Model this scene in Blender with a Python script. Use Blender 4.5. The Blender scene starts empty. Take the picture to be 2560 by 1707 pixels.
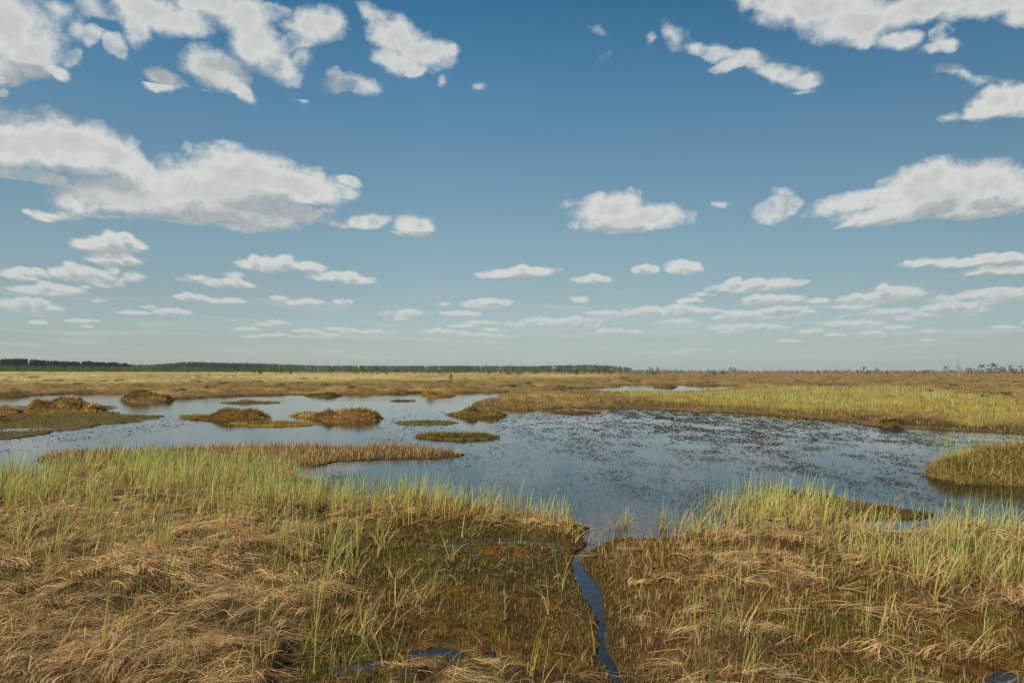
import bpy, math, random
import numpy as np

# ------------------------------------------------------------------ camera, sky, sun, exposure
sc = bpy.context.scene
COL = sc.collection
F_PX, U0, V0 = 1991.0, 1280.0, 853.5          # focal length and image centre in photo pixels
CAM_H = 2.0
PITCH = math.atan((928.0 - V0) / F_PX)
CP, SP = math.cos(PITCH), math.sin(PITCH)

cam_data = bpy.data.cameras.new('camera')
cam_data.lens = 28.0
cam_data.sensor_width = 36.0
cam_data.clip_start = 0.05
cam_data.clip_end = 60000.0
cam = bpy.data.objects.new('camera', cam_data)
cam.location = (0, 0, CAM_H)
cam.rotation_euler = (math.pi / 2 + PITCH, 0, 0)
COL.objects.link(cam)
sc.camera = cam

SUN_EL, SUN_AZ = math.radians(38), math.radians(-128)   # azimuth from +Y towards +X
sun_dir = (math.sin(SUN_AZ) * math.cos(SUN_EL), math.cos(SUN_AZ) * math.cos(SUN_EL), math.sin(SUN_EL))
sun_data = bpy.data.lights.new('sun', 'SUN')
sun_data.energy = 5.0
sun_data.angle = math.radians(0.5)
sun_data.color = (1.0, 0.92, 0.78)
sun = bpy.data.objects.new('sun', sun_data)
from mathutils import Vector, Matrix
sun.rotation_euler = Vector(sun_dir).to_track_quat('Z', 'Y').to_euler()
sun.location = (-30, -30, 40)
COL.objects.link(sun)

sc.view_settings.view_transform = 'Standard'
sc.view_settings.look = 'None'
sc.view_settings.exposure = 0.25
sc.view_settings.gamma = 1.0
sc.cycles.max_bounces = 6
sc.cycles.diffuse_bounces = 2
sc.cycles.glossy_bounces = 2
sc.cycles.transmission_bounces = 3
sc.cycles.use_denoising = True

def px_dir(u, v):
    """direction of the ray through photo pixel (u, v)"""
    x = (u - U0) / F_PX
    z = -(v - V0) / F_PX
    y = CP - SP * z
    zz = SP + CP * z
    n = math.sqrt(x * x + y * y + zz * zz)
    return x / n, y / n, zz / n

def px_azel(u, v):
    x, y, z = px_dir(u, v)
    return math.atan2(x, y), math.asin(z)

class NT:
    """short hand for building node trees"""
    def __init__(self, tree):
        self.t = tree
    def n(self, kind, **kw):
        nd = self.t.nodes.new(kind)
        for k, v in kw.items():
            setattr(nd, k, v)
        return nd
    def put(self, sock, v):
        if isinstance(v, bpy.types.NodeSocket):
            self.t.links.new(v, sock)
        else:
            sock.default_value = v
    def math(self, op, a, b=None, c=None, clamp=False):
        nd = self.n('ShaderNodeMath', operation=op, use_clamp=clamp)
        for i, v in enumerate((a, b, c)):
            if v is not None:
                self.put(nd.inputs[i], v)
        return nd.outputs[0]
    def vec(self, op, a, b=None):
        nd = self.n('ShaderNodeVectorMath', operation=op)
        self.put(nd.inputs[0], a)
        if b is not None:
            if op == 'SCALE':
                self.put(nd.inputs['Scale'], b)
            else:
                self.put(nd.inputs[1], b)
        return nd.outputs['Value'] if op in ('LENGTH', 'DOT_PRODUCT') else nd.outputs[0]
    def xyz(self, x, y, z=0.0):
        nd = self.n('ShaderNodeCombineXYZ')
        for i, v in enumerate((x, y, z)):
            self.put(nd.inputs[i], v)
        return nd.outputs[0]
    def sep(self, v):
        nd = self.n('ShaderNodeSeparateXYZ')
        self.put(nd.inputs[0], v)
        return nd.outputs
    def noise(self, v, scale, detail=4.0, rough=0.5, dist=0.0, dims='3D', lac=2.0):
        nd = self.n('ShaderNodeTexNoise', noise_dimensions=dims)
        self.put(nd.inputs['Vector'], v)
        self.put(nd.inputs['Scale'], scale)
        self.put(nd.inputs['Detail'], detail)
        self.put(nd.inputs['Roughness'], rough)
        self.put(nd.inputs['Lacunarity'], lac)
        self.put(nd.inputs['Distortion'], dist)
        return nd.outputs['Fac']
    def mix(self, fac, a, b, blend='MIX'):
        nd = self.n('ShaderNodeMix', data_type='RGBA', blend_type=blend)
        self.put(nd.inputs[0], fac)
        self.put(nd.inputs[6], a)
        self.put(nd.inputs[7], b)
        return nd.outputs[2]
    def ramp(self, fac, stops, interp='LINEAR'):
        nd = self.n('ShaderNodeValToRGB')
        nd.color_ramp.interpolation = interp
        el = nd.color_ramp.elements
        while len(el) < len(stops):
            el.new(0.5)
        for e, (p, c) in zip(el, stops):
            e.position = p
            e.color = (*c, 1.0) if len(c) == 3 else c
        self.put(nd.inputs[0], fac)
        return nd.outputs[0]
    def smooth(self, v, lo, hi):
        nd = self.n('ShaderNodeMapRange', interpolation_type='SMOOTHSTEP')
        self.put(nd.inputs[0], v)
        self.put(nd.inputs[1], lo)
        self.put(nd.inputs[2], hi)
        return nd.outputs[0]

def lin(r, g, b):
    f = lambda c: ((c / 255 + 0.055) / 1.055) ** 2.4 if c > 10.3 else c / 255 / 12.92
    return f(r), f(g), f(b)

# clouds: (x, y, half width, half height, tilt in degrees, strength) of each puff, read off the photo at 2352 px width
PUFFS = [
 # tall cloud at the upper left edge and the wisps beside it
 (10,55,128,110,0,1.1),(70,110,90,72,20,1.0),(-30,150,110,50,0,1),(130,162,46,22,20,.85),(150,130,26,30,0,.7),(0,214,22,12,0,.7),
 (215,22,60,26,0,.62),(205,85,34,26,-20,.62),(270,112,40,26,35,.68),(170,60,24,34,0,.5),(120,20,60,24,0,.5),
 # ragged chain left of the middle
 (330,20,120,55,0,1),(400,45,110,48,-8,1),(310,70,60,40,40,.8),(480,12,110,46,0,1),(560,50,80,60,0,1),(590,105,95,60,0,.95),(640,140,70,44,20,.8),
 (500,160,84,56,15,1.05),(555,205,52,26,38,.85),(660,165,44,26,10,.6),(722,60,84,46,0,1),(690,95,50,30,-20,.7),(700,140,32,22,-40,.5),(385,188,50,24,8,.85),
 (620,30,46,26,0,.6),
 (868,52,52,34,30,.85),(925,95,96,52,20,1.05),(985,115,72,34,14,.95),(905,140,62,30,0,.85),(940,155,34,18,-10,.8),(1030,120,26,14,0,.7),
 (800,195,68,26,-6,.72),(770,185,28,26,40,.6),(700,238,16,11,0,.5),(1008,180,18,9,-20,.5),(1113,193,20,9,0,.5),
 # long banks on the left, lower down
 (40,330,150,68,0,1),(150,325,160,60,6,1.05),(250,355,110,50,22,1),(330,385,60,24,20,.8),(85,410,90,15,0,.62),(200,375,120,30,8,.8),
 (560,400,170,56,4,1.05),(480,440,260,62,0,1.1),(300,455,165,44,-4,1.05),(680,425,120,48,8,1),(470,365,56,24,10,.7),(520,485,200,32,2,1.0),(400,480,140,26,8,.9),
 (600,500,130,22,0,.85),(805,415,28,14,8,.72),(690,490,50,17,0,.72),(740,488,26,8,0,.5),(760,440,60,18,0,.7),(190,470,60,24,0,.8),(130,497,60,12,-8,.5),(422,345,15,18,0,.5),(550,520,60,10,0,.5),
 (60,488,14,6,0,.45),(850,508,56,16,-3,.72),(952,522,48,22,0,.8),(770,516,34,7,0,.42),
 # single cloud right of the middle
 (1400,480,86,34,0,1),(1500,500,86,28,0,1),(1440,512,115,22,0,1),(1435,465,50,24,0,.8),(1455,447,25,15,0,.62),(1335,466,52,9,-6,.5),(1660,466,17,8,0,.55),
 (1785,478,52,24,-10,.62),(1790,445,22,16,0,.5),(1775,495,30,14,0,.55),
 # large bank at the right edge
 (2130,415,120,46,-10,1.05),(2260,420,110,50,8,1.05),(2170,445,190,40,0,1),(2000,460,140,24,-8,.8),(2060,488,150,24,-6,.9),(2250,475,130,22,0,.85),(2330,450,60,40,0,.9),(2400,430,60,40,0,.8),(1950,465,90,14,0,.6),
 # upper right
 (1780,-5,120,36,12,.9),(1880,15,180,60,10,1.05),(1980,55,130,56,0,1),(2060,95,70,28,10,.9),(1990,90,60,26,0,.8),(2130,15,110,36,0,.95),(2280,8,160,40,0,1.05),(2160,90,30,40,8,.72),(2155,115,58,18,0,.8),(2060,35,90,40,0,.9),
 (2400,10,120,34,0,1),(2180,165,40,12,10,.5),(2235,175,36,11,20,.5),(2285,228,66,42,0,1),(2345,232,60,44,0,.95),(2270,255,50,24,10,.8),(2195,270,20,12,0,.5),
 (1555,85,32,26,40,.58),(1640,115,74,22,14,.72),(1730,140,66,28,10,.8),(1690,150,44,18,0,.7),(1790,165,66,26,10,.8),(1850,185,50,24,0,.78),(1383,78,20,12,0,.45),(1390,126,11,14,0,.42),(1486,98,9,14,10,.42),
 # rows of small flat clouds sinking to the horizon
 (250,563,92,20,-3,.85),(262,598,68,16,0,.8),(60,630,54,16,0,.72),(165,628,60,19,0,.8),(230,638,66,18,6,.66),(310,637,28,9,0,.5),(110,668,80,14,0,.75),(50,702,90,13,4,.85),(445,684,40,9,0,.62),
 (520,652,66,10,2,.62),(445,640,30,7,0,.48),(536,632,21,8,0,.5),(620,607,74,17,0,.82),(715,613,38,12,0,.72),(785,639,80,14,2,.78),(650,683,19,6,0,.52),(340,706,20,5,0,.45),(225,694,16,5,0,.42),(195,656,20,6,0,.48),
 (1190,627,92,12,-3,.74),(1362,642,44,9,0,.7),(1483,622,30,11,0,.6),(1570,613,39,17,0,.8),(1335,689,20,7,0,.58),(1120,696,54,10,-2,.62),(932,720,46,8,-2,.55),(1025,698,16,4,0,.42),
 (1735,657,104,14,-2,.75),(1608,678,26,5,0,.46),(1775,688,70,11,0,.74),(1530,716,112,11,0,.74),(1560,708,40,9,0,.7),(1745,725,115,11,0,.66),(1780,714,40,9,0,.78),(2060,672,58,18,0,.88),(2010,686,84,11,0,.66),
 (2300,677,100,15,0,.86),(2195,708,74,12,0,.82),(1960,744,74,8,0,.66),(1690,751,58,7,0,.66),(1770,752,40,6,0,.6),(2260,597,125,12,-1,.78),(2310,622,96,10,0,.7),(2110,607,56,8,-6,.5),(2040,718,74,8,0,.58),(2360,597,60,12,0,.7),
 (2070,726,120,8,0,.45),(2137,757,22,6,0,.55),(1270,742,110,9,0,.56),(1350,734,50,6,0,.5),(830,763,70,5,0,.52),(1015,761,46,6,0,.58),(615,745,46,6,0,.5),(1855,763,30,5,0,.5),(1560,740,40,6,0,.45),(740,772,110,5,0,.42),
 (1100,770,90,5,0,.42),(1420,762,80,5,0,.42),(2180,688,50,8,0,.48),
]

_r = random.Random(5)
for _k in range(46):                                   # more of the small flat clouds over the horizon, denser to the right
    _x = 2400 * _r.random() ** .75
    _y = _r.uniform(690, 785)
    _w = _r.uniform(14, 48) * (.6 + .8 * (785 - _y) / 95)
    PUFFS.append((_x, _y, _w, _r.uniform(3.5, 7) * (.6 + .7 * (785 - _y) / 95), 0, _r.uniform(.6, .78)))

for _c in [c for c in PUFFS if c[1] > 545 and c[2] > 26]:   # small billows along their upper edges
    for _k in range(2 if _c[2] < 60 else 3):
        _rx = _c[2] * _r.uniform(.16, .34)
        PUFFS.append((_c[0] + _c[2] * _r.uniform(-.55, .55), _c[1] - _c[3] * _r.uniform(.35, .65), _rx, min(_rx * .8, _c[3] * _r.uniform(.7, 1.0)), 0, min(1.0, _c[5] + .12)))

def build_world():
    w = bpy.data.worlds.new('World')
    sc.world = w
    w.use_nodes = True
    w.cycles.sampling_method = 'NONE'
    t = w.node_tree
    t.nodes.clear()
    N = NT(t)
    tc = N.n('ShaderNodeTexCoord')
    d = N.sep(tc.outputs['Generated'])
    az = N.math('ARCTAN2', d[0], d[1])
    el = N.math('ARCSINE', d[2])
    ael = N.math('ABSOLUTE', el)
    sky = N.n('ShaderNodeTexSky', sky_type='NISHITA')
    sky.sun_disc = False
    sky.sun_elevation = SUN_EL
    sky.sun_rotation = SUN_AZ
    sky.air_density = 1.0
    sky.dust_density = 1.2
    sky.ozone_density = 1.6
    tint = N.ramp(N.math('MULTIPLY', ael, 1 / math.radians(90)), SKY_TINT)
    base = N.mix(1.0, sky.outputs[0], tint, 'MULTIPLY')
    # the sky is darker towards the right, away from the sun
    base = N.vec('SCALE', base, N.math('SUBTRACT', 1.0, N.math('MULTIPLY', N.math('MINIMUM', N.math('MAXIMUM', az, -.1), .9), .45)))
    p = N.xyz(az, el)

    def cloud_group(name, puffs, row):
        g = bpy.data.node_groups.new(name, 'ShaderNodeTree')
        g.interface.new_socket('Vector', in_out='INPUT', socket_type='NodeSocketVector')
        g.interface.new_socket('Density', in_out='OUTPUT', socket_type='NodeSocketFloat')
        G = NT(g)
        gi, go = G.n('NodeGroupInput'), G.n('NodeGroupOutput')
        v = gi.outputs[0]
        s = G.sep(v)
        e = G.math('ADD', G.math('MAXIMUM', s[1], 0.0), 0.05)
        # cloud features shrink towards the horizon as the layer recedes
        if row < 2:
            k0 = (0.30, 0.22)[row]
            q = G.vec('MULTIPLY', v, (1.0 / k0, 1.15 / k0, 0.0))
        else:
            q = G.xyz(G.math('DIVIDE', s[0], G.math('POWER', e, 0.8)), G.math('MULTIPLY', G.math('LOGARITHM', e, math.e), .9), 0.0)
        nw = G.n('ShaderNodeTexNoise', noise_dimensions='2D')
        G.put(nw.inputs['Vector'], q); nw.inputs['Scale'].default_value = 3.2
        nw.inputs['Detail'].default_value = 5.0; nw.inputs['Roughness'].default_value = 0.6
        off = G.vec('SUBTRACT', nw.outputs['Color'], (0.5, 0.5, 0.5))
        off = G.vec('MULTIPLY', off, (1.0, 0.55, 0.0))
        pw = G.vec('ADD', v, G.vec('SCALE', off, G.math('MULTIPLY', e, 0.13)))
        f = None
        for (cx, cy, rx, ry, tilt, st) in puffs:
            k = 2560 / 2352
            u, vv, a, b = cx * k, cy * k, rx * k, ry * k
            ca, ce = px_azel(u, vv)
            ra = abs(px_azel(u + a, vv)[0] - px_azel(u - a, vv)[0]) / 2
            re = abs(px_azel(u, vv + b)[1] - px_azel(u, vv - b)[1]) / 2
            m = G.n('ShaderNodeMapping', vector_type='TEXTURE')
            G.put(m.inputs[0], pw)
            m.inputs['Location'].default_value = (ca, ce, 0)
            m.inputs['Rotation'].default_value = (0, 0, -math.radians(tilt))
            big = 1.9 if st < .6 else (1.2 if cy < 245 else 1.38)
            m.inputs['Scale'].default_value = (ra * big, re * big, 1)
            gr = G.n('ShaderNodeTexGradient', gradient_type='SPHERICAL')
            G.put(gr.inputs[0], m.outputs[0])
            x = G.math('MULTIPLY', gr.outputs['Fac'], st ** .8) if st < .6 else G.math('MINIMUM', G.math('MULTIPLY', gr.outputs['Fac'], 1.25), st ** 1.7)
            f = x if f is None else G.math('SMOOTH_MAX', f, x, 0.12)
        nz = G.noise(q, (9.0, 9.0, 15.0)[row], 9.0, 0.62, 0.15, '2D')
        out = G.math('ADD', f, G.math('MULTIPLY', G.math('SUBTRACT', nz, 0.5), (1.15, 1.0, 0.9)[row]))
        # nothing where no puff reaches
        out = G.math('MULTIPLY', out, G.smooth(f, 0.02, 0.2))
        G.put(go.inputs[0], out)
        return g

    def clouded(name, puffs, row):
        g = cloud_group(name, puffs, row)
        a = N.n('ShaderNodeGroup', node_tree=g)
        N.put(a.inputs[0], p)
        step = N.math('MULTIPLY', N.math('ADD', N.math('MAXIMUM', el, 0.0), 0.02), (0.11, 0.10, 0.035)[row])
        b = N.n('ShaderNodeGroup', node_tree=g)
        N.put(b.inputs[0], N.vec('ADD', p, N.xyz(N.math('MULTIPLY', step, -0.5), N.math('MULTIPLY', step, 1.6))))
        da, db = a.outputs[0], b.outputs[0]
        alpha = N.smooth(da, 0.10, (0.84, 0.70, 0.54)[row])
        big = N.noise(p, 9.0, 3.0, 0.55, 0.6, '2D')
        relief = N.smooth(N.math('ADD', N.math('SUBTRACT', da, db), N.math('MULTIPLY', N.math('SUBTRACT', big, 0.5), 0.35)), -0.34, 0.40)
        # billows catching the light from above
        bs = (24.0, 30.0, 70.0)[row]
        up = N.vec('ADD', p, N.xyz(N.math('MULTIPLY', step, -0.12), N.math('MULTIPLY', step, (0.40, 0.34, 0.5)[row])))
        bil = N.math('SUBTRACT', N.noise(p, bs, 4.0, .55, .4, '2D'), N.noise(up, bs, 4.0, .55, .4, '2D'))
        thick = N.smooth(da, 0.42, 1.15)
        lit = N.math('MULTIPLY', N.math('SUBTRACT', 1.0, N.math('MULTIPLY', thick, 0.34)), N.math('ADD', N.math('ADD', 0.46, N.math('MULTIPLY', bil, 0.55)), N.math('MULTIPLY', relief, 0.74)))
        col = N.mix(N.math('MULTIPLY', lit, 1.0, clamp=True), (*CLOUD_DARK, 1), (*CLOUD_LIT, 1))
        # air between the viewer and the low clouds
        air = N.smooth(el, -0.02, 0.16)
        alpha = N.math('MULTIPLY', alpha, N.math('ADD', 0.40, N.math('MULTIPLY', air, 0.56)))
        c = N.mix(alpha, base, col)
        if row == 2:
            e2 = N.math('ADD', N.math('MAXIMUM', el, 0.0), 0.012)
            sq = N.xyz(N.math('DIVIDE', az, N.math('POWER', e2, 0.7)), N.math('MULTIPLY', N.math('LOGARITHM', e2, math.e), 4.5))
            st = N.smooth(N.noise(sq, 1.1, 6.0, 0.6, 0.2, '2D'), 0.52, 0.72)
            st = N.math('MULTIPLY', st, N.math('MULTIPLY', N.smooth(el, 0.125, 0.055), N.smooth(el, 0.0, 0.03)))
            c = N.mix(N.math('MULTIPLY', st, 0.42), c, tuple(q / 0.1 for q in lin(196, 202, 201)) + (1,))
        bg = N.n('ShaderNodeBackground')
        N.put(bg.inputs[0], c)
        bg.inputs[1].default_value = SKY_STRENGTH
        return bg.outputs[0]

    def branch(test, yes, no):
        m = N.n('ShaderNodeMixShader')
        N.put(m.inputs[0], test)
        N.put(m.inputs[1], no)
        N.put(m.inputs[2], yes)
        return m.outputs[0]

    def pick(lo_u, hi_u, lo_v, hi_v):
        return [q for q in PUFFS if q[0] + q[2] * 1.8 + 25 > lo_u and q[0] - q[2] * 1.8 - 25 < hi_u and q[1] + q[3] * 2.2 + 70 > lo_v and q[1] - q[3] * 2.2 - 70 < hi_v]

    VS = [-200, 250, 534, 900]
    US = [-400, 300, 620, 1150, 1900, 2800]
    k = 2560 / 2352
    rows = []
    for r in range(3):
        cell = None
        for c in reversed(range(5)):
            sh = clouded(f'clouds_{r}_{c}', pick(US[c], US[c + 1], VS[r], VS[r + 1]) or [(1200, -900, 5, 5, 0, 0)], r)
            if cell is None:
                cell = sh
            else:
                lim = px_azel(US[c + 1] * k, (VS[r] + VS[r + 1]) / 2 * k)[0]
                cell = branch(N.math('LESS_THAN', az, lim), sh, cell)
        rows.append(cell)
    e1, e2 = px_azel(1280, VS[1] * k)[1], px_azel(1280, VS[2] * k)[1]
    front = branch(N.math('GREATER_THAN', el, e2), branch(N.math('GREATER_THAN', el, e1), rows[0], rows[1]), rows[2])
    plain = N.n('ShaderNodeBackground')
    N.put(plain.inputs[0], base)
    plain.inputs[1].default_value = SKY_STRENGTH
    inside = N.math('MULTIPLY', N.math('LESS_THAN', N.math('ABSOLUTE', az), 0.85), N.math('MULTIPLY', N.math('GREATER_THAN', el, 0.0), N.math('LESS_THAN', el, 0.50)))
    out = N.n('ShaderNodeOutputWorld')
    N.put(out.inputs[0], branch(inside, front, plain.outputs[0]))

SKY_STRENGTH = 0.1 / 2 ** 0.25
def _tint():
    # brings the blue of the model sky to the deep, slightly muted blue of that day, by elevation
    rows = [(20, (98, 123, 156), (59, 113, 151)), (200, (107, 133, 166), (80, 129, 164)), (400, (121, 149, 180), (104, 145, 172)),
            (600, (144, 171, 195), (132, 166, 183)), (750, (167, 188, 194), (155, 178, 183)), (860, (163, 172, 163), (161, 177, 177)), (915, (150, 152, 138), (173, 182, 176))]
    out = [(1.0, (.42, .50, .54)), (0.5, (.38, .54, .62))]
    for v, a, b in rows:
        la, lb = lin(*a), lin(*b)
        out.append((px_azel(1280, v)[1] / math.radians(90), tuple(y / x for x, y in zip(la, lb))))
    return sorted(out)
SKY_TINT = _tint()
# radiance of lit and shaded cloud, divided by the background strength
CLOUD_LIT = tuple(c / 0.1 for c in lin(213, 215, 211))
CLOUD_DARK = tuple(c / 0.1 for c in lin(128, 140, 148))
build_world()

# ------------------------------------------------------------------ numeric helpers
rng = np.random.default_rng(7)

def tag(o, label=None, cat=None, group=None, kind=None):
    for k, v in (('label', label), ('category', cat), ('group', group), ('kind', kind)):
        if v:
            o[k] = v
    return o

def unproject(u, v, z=0.0):
    """point of the level z under photo pixel (u, v)"""
    u = np.asarray(u, float); v = np.asarray(v, float)
    x = (u - U0) / F_PX; zc = -(v - V0) / F_PX
    y = CP - SP * zc; zz = SP + CP * zc
    t = (z - CAM_H) / np.minimum(zz, -1e-5)
    return x * t, y * t

def project(x, y, z=0.0):
    dz = z - CAM_H
    yc = CP * y + SP * dz
    zc = -SP * y + CP * dz
    yc = np.maximum(yc, 0.05)
    return U0 + F_PX * x / yc, V0 - F_PX * zc / yc

def _hash(ix, iy, seed):
    h = (ix.astype(np.int64) * 374761393 + iy.astype(np.int64) * 668265263 + seed * 982451653) & 0xFFFFFFFF
    h = ((h ^ (h >> 13)) * 1274126177) & 0xFFFFFFFF
    h = (h ^ (h >> 16)) & 0xFFFFFFFF
    return h / 4294967295.0

def vnoise(x, y, seed=0):
    ix, iy = np.floor(x), np.floor(y)
    fx, fy = x - ix, y - iy
    fx = fx * fx * fx * (fx * (fx * 6 - 15) + 10); fy = fy * fy * fy * (fy * (fy * 6 - 15) + 10)
    a, b = _hash(ix, iy, seed), _hash(ix + 1, iy, seed)
    c, d = _hash(ix, iy + 1, seed), _hash(ix + 1, iy + 1, seed)
    return (a + (b - a) * fx) * (1 - fy) + (c + (d - c) * fx) * fy

def fbm(x, y, seed=0, octaves=4, gain=0.5):
    s, a, tot = 0.0, 1.0, 0.0
    for i in range(octaves):
        s = s + a * vnoise(x * 2 ** i + 17.3 * i, y * 2 ** i - 9.1 * i, seed + i)
        tot += a
        a *= gain
    return s / tot

def sstep(x, a, b):
    t = np.clip((x - a) / (b - a), 0, 1)
    return t * t * (3 - 2 * t)

def sdf(poly, x, y):
    """signed distance to a polygon, positive inside"""
    poly = np.asarray(poly, float)
    shp = x.shape
    px, py = x.ravel(), y.ravel()
    d2 = np.full(px.shape, 1e18)
    ins = np.zeros(px.shape, bool)
    n = len(poly)
    for i in range(n):
        ax, ay = poly[i]; bx, by = poly[(i + 1) % n]
        ex, ey = bx - ax, by - ay
        t = np.clip(((px - ax) * ex + (py - ay) * ey) / (ex * ex + ey * ey + 1e-12), 0, 1)
        d2 = np.minimum(d2, (px - ax - t * ex) ** 2 + (py - ay - t * ey) ** 2)
        c = (ay > py) != (by > py)
        with np.errstate(divide='ignore', invalid='ignore'):
            xi = ax + (py - ay) * ex / (ey if abs(ey) > 1e-12 else 1e-12)
        ins ^= c & (px < xi)
    d = np.sqrt(d2)
    return np.where(ins, d, -d).reshape(shp)

def inside_px(poly, u, v, soft):
    """0..1 membership of photo-pixel polygons; soft edge that narrows with distance (in pixels, anisotropic)"""
    p = np.asarray(poly, float).copy()
    # compare in (u, stretched v) so that the edge is soft over a comparable stretch of ground
    return sstep(sdf(p, u, v), -soft, soft)

# ------------------------------------------------------------------ the shape of the bog
WATER_MAIN = [(-2200, 992), (-600, 993), (0, 992), (57, 990), (157, 984), (230, 983), (314, 983), (318, 993), (300, 1000), (330, 1006), (429, 999), (497, 995), (612, 989),
    (727, 987), (850, 985), (965, 986), (1049, 982), (1156, 982), (1256, 980), (1302, 979), (1290, 984), (1256, 987), (1248, 993), (1194, 1003), (1175, 1014), (1217, 1021), (1321, 1024), (1424, 1019),
    (1539, 1017), (1615, 1021), (1749, 1028), (1813, 1030), (1909, 1035), (1989, 1042), (2050, 1048), (2119, 1050), (2157, 1059), (2196, 1065), (2257, 1067),
    (2311, 1071), (2410, 1078), (2560, 1084), (3000, 1090), (4200, 1100), (4200, 1330), (3000, 1345), (2700, 1340), (2560, 1332), (2513, 1330), (2470, 1332), (2440, 1322), (2521, 1306), (2406, 1306), (2330, 1322), (2280, 1337), (2210, 1335), (2157, 1312), (2175, 1300), (2290, 1300), (2349, 1288),
    (2234, 1267), (2138, 1253), (2062, 1234), (1990, 1226), (1924, 1226), (1915, 1240), (1990, 1243), (1960, 1252), (1900, 1255), (1874, 1276), (1850, 1310), (1828, 1334), (1760, 1330), (1690, 1343), (1604, 1343), (1535, 1343), (1516, 1360), (1481, 1374),
    (1464, 1388), (1458, 1418), (1485, 1456), (1504, 1506), (1523, 1552), (1527, 1582), (1519, 1601), (1531, 1640), (1550, 1678), (1562, 1707), (1600, 1780), (1680, 1900),
    (1600, 1900), (1555, 1780), (1519, 1701), (1512, 1674), (1485, 1644), (1487, 1602), (1485, 1552), (1468, 1494), (1448, 1456), (1426, 1418), (1420, 1385), (1455, 1372), (1470, 1355), (1481, 1322), (1450, 1313),
    (1374, 1301), (1278, 1286), (1202, 1267), (1144, 1252), (1049, 1248), (972, 1244), (896, 1248), (800, 1244), (842, 1224), (800, 1200), (740, 1192), (716, 1176), (750, 1168), (804, 1168), (850, 1154), (946, 1149), (1041, 1148),
    (1156, 1144), (1171, 1136), (1080, 1121), (965, 1115), (900, 1119), (785, 1115), (681, 1113), (555, 1117), (440, 1121), (344, 1127), (172, 1130), (96, 1136), (77, 1152), (115, 1164), (119, 1175), (88, 1185), (0, 1195), (-300, 1212), (-1500, 1230), (-2500, 1200)]
LEFT_FLAT = [(-3000, 1030), (-400, 1018), (61, 1015), (150, 1012), (275, 1014), (300, 1024), (291, 1034), (402, 1038), (436, 1042), (383, 1051), (268, 1062), (153, 1080), (57, 1095), (0, 1099), (-400, 1125), (-3000, 1120)]
FAR_POOLS = [
    [(1385, 974), (1440, 971), (1550, 969), (1546, 965), (1595, 961), (1690, 961), (1744, 964), (1800, 964), (1838, 966), (1838, 972), (1760, 975), (1717, 979), (1554, 980), (1430, 977)],
    [(1925, 963), (1950, 961), (1982, 962), (1978, 966), (1935, 966)], [(1925, 945), (1965, 944.5), (2003, 945.5), (1990, 948), (1935, 948)],
    [(2056, 962), (2100, 961), (2125, 964), (2100, 967), (2060, 966)]]
PUDDLES = [
    [(975, 1344), (1040, 1352), (1120, 1358), (1220, 1352), (1330, 1345), (1380, 1352), (1420, 1375), (1400, 1378), (1370, 1362), (1240, 1358), (1120, 1366), (1030, 1358)],
    [(1130, 1367), (1190, 1378), (1250, 1390), (1330, 1386), (1400, 1384), (1398, 1391), (1260, 1396), (1190, 1386)],
    [(1000, 1632), (1040, 1614), (1100, 1618), (1130, 1632), (1260, 1640), (1320, 1648), (1200, 1650), (1080, 1640), (1010, 1644)],
    [(800, 1666), (850, 1655), (915, 1650), (960, 1660), (900, 1676), (820, 1682)],
    [(2440, 1690), (2500, 1676), (2570, 1684), (2600, 1707), (2480, 1712)],
    [(870, 1316), (905, 1314), (930, 1320), (900, 1325)]]

def ground_poly(p):
    a = np.asarray(p, float)
    x, y = unproject(a[:, 0], a[:, 1])
    return np.stack([x, y], 1)

# polar sheet: fine inside the view, coarse elsewhere, reaching the horizon
NR = 900
LR0, LR1 = math.log(1.6), math.log(15000.0)
th_in = np.linspace(-math.radians(51), math.radians(51), 760)
th_out = np.linspace(math.radians(51), math.radians(309), 56)[1:-1]
TH = np.concatenate([th_in, th_out])
lr_near = np.linspace(LR0, math.log(90.0), 660)
lr_far = np.linspace(math.log(90.0), LR1, NR - 660 + 1)[1:]
LR = np.concatenate([lr_near, lr_far])
GT, GL = np.meshgrid(TH, LR)                       # rows: distance, columns: bearing
GX, GY = np.exp(GL) * np.sin(GT), np.exp(GL) * np.cos(GT)
GR = np.hypot(GX, GY)

wob = (fbm(GX * 1.1, GY * 1.1, 3, 4, 0.6) - 0.5) * np.clip(GR * 0.035 - .12, 0.08, 1.3) + (fbm(GX * 4.5, GY * 4.5, 5, 3) - 0.5) * np.clip(0.018 * GR - .05, 0.05, 0.3)
w_main = sdf(ground_poly(WATER_MAIN), GX, GY)
w_flat = sdf(ground_poly(LEFT_FLAT), GX, GY)
water = np.minimum(w_main, -w_flat)
for q in FAR_POOLS:
    water = np.maximum(water, sdf(ground_poly(q), GX, GY))
pud = np.full_like(water, -50.0)
for q in PUDDLES:
    pud = np.maximum(pud, sdf(ground_poly(q), GX, GY))
land = -water + wob + .035 * sstep(GR, 10, 7.5)        # positive on land, metres from the shore
wet = -pud + wob * 0.35 + .0

GU, GV = project(GX, GY)
GU = np.where(GY < 0.3, -9999, GU)
def paint(poly, soft):
    return inside_px(poly, GU, GV, soft)

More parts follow.
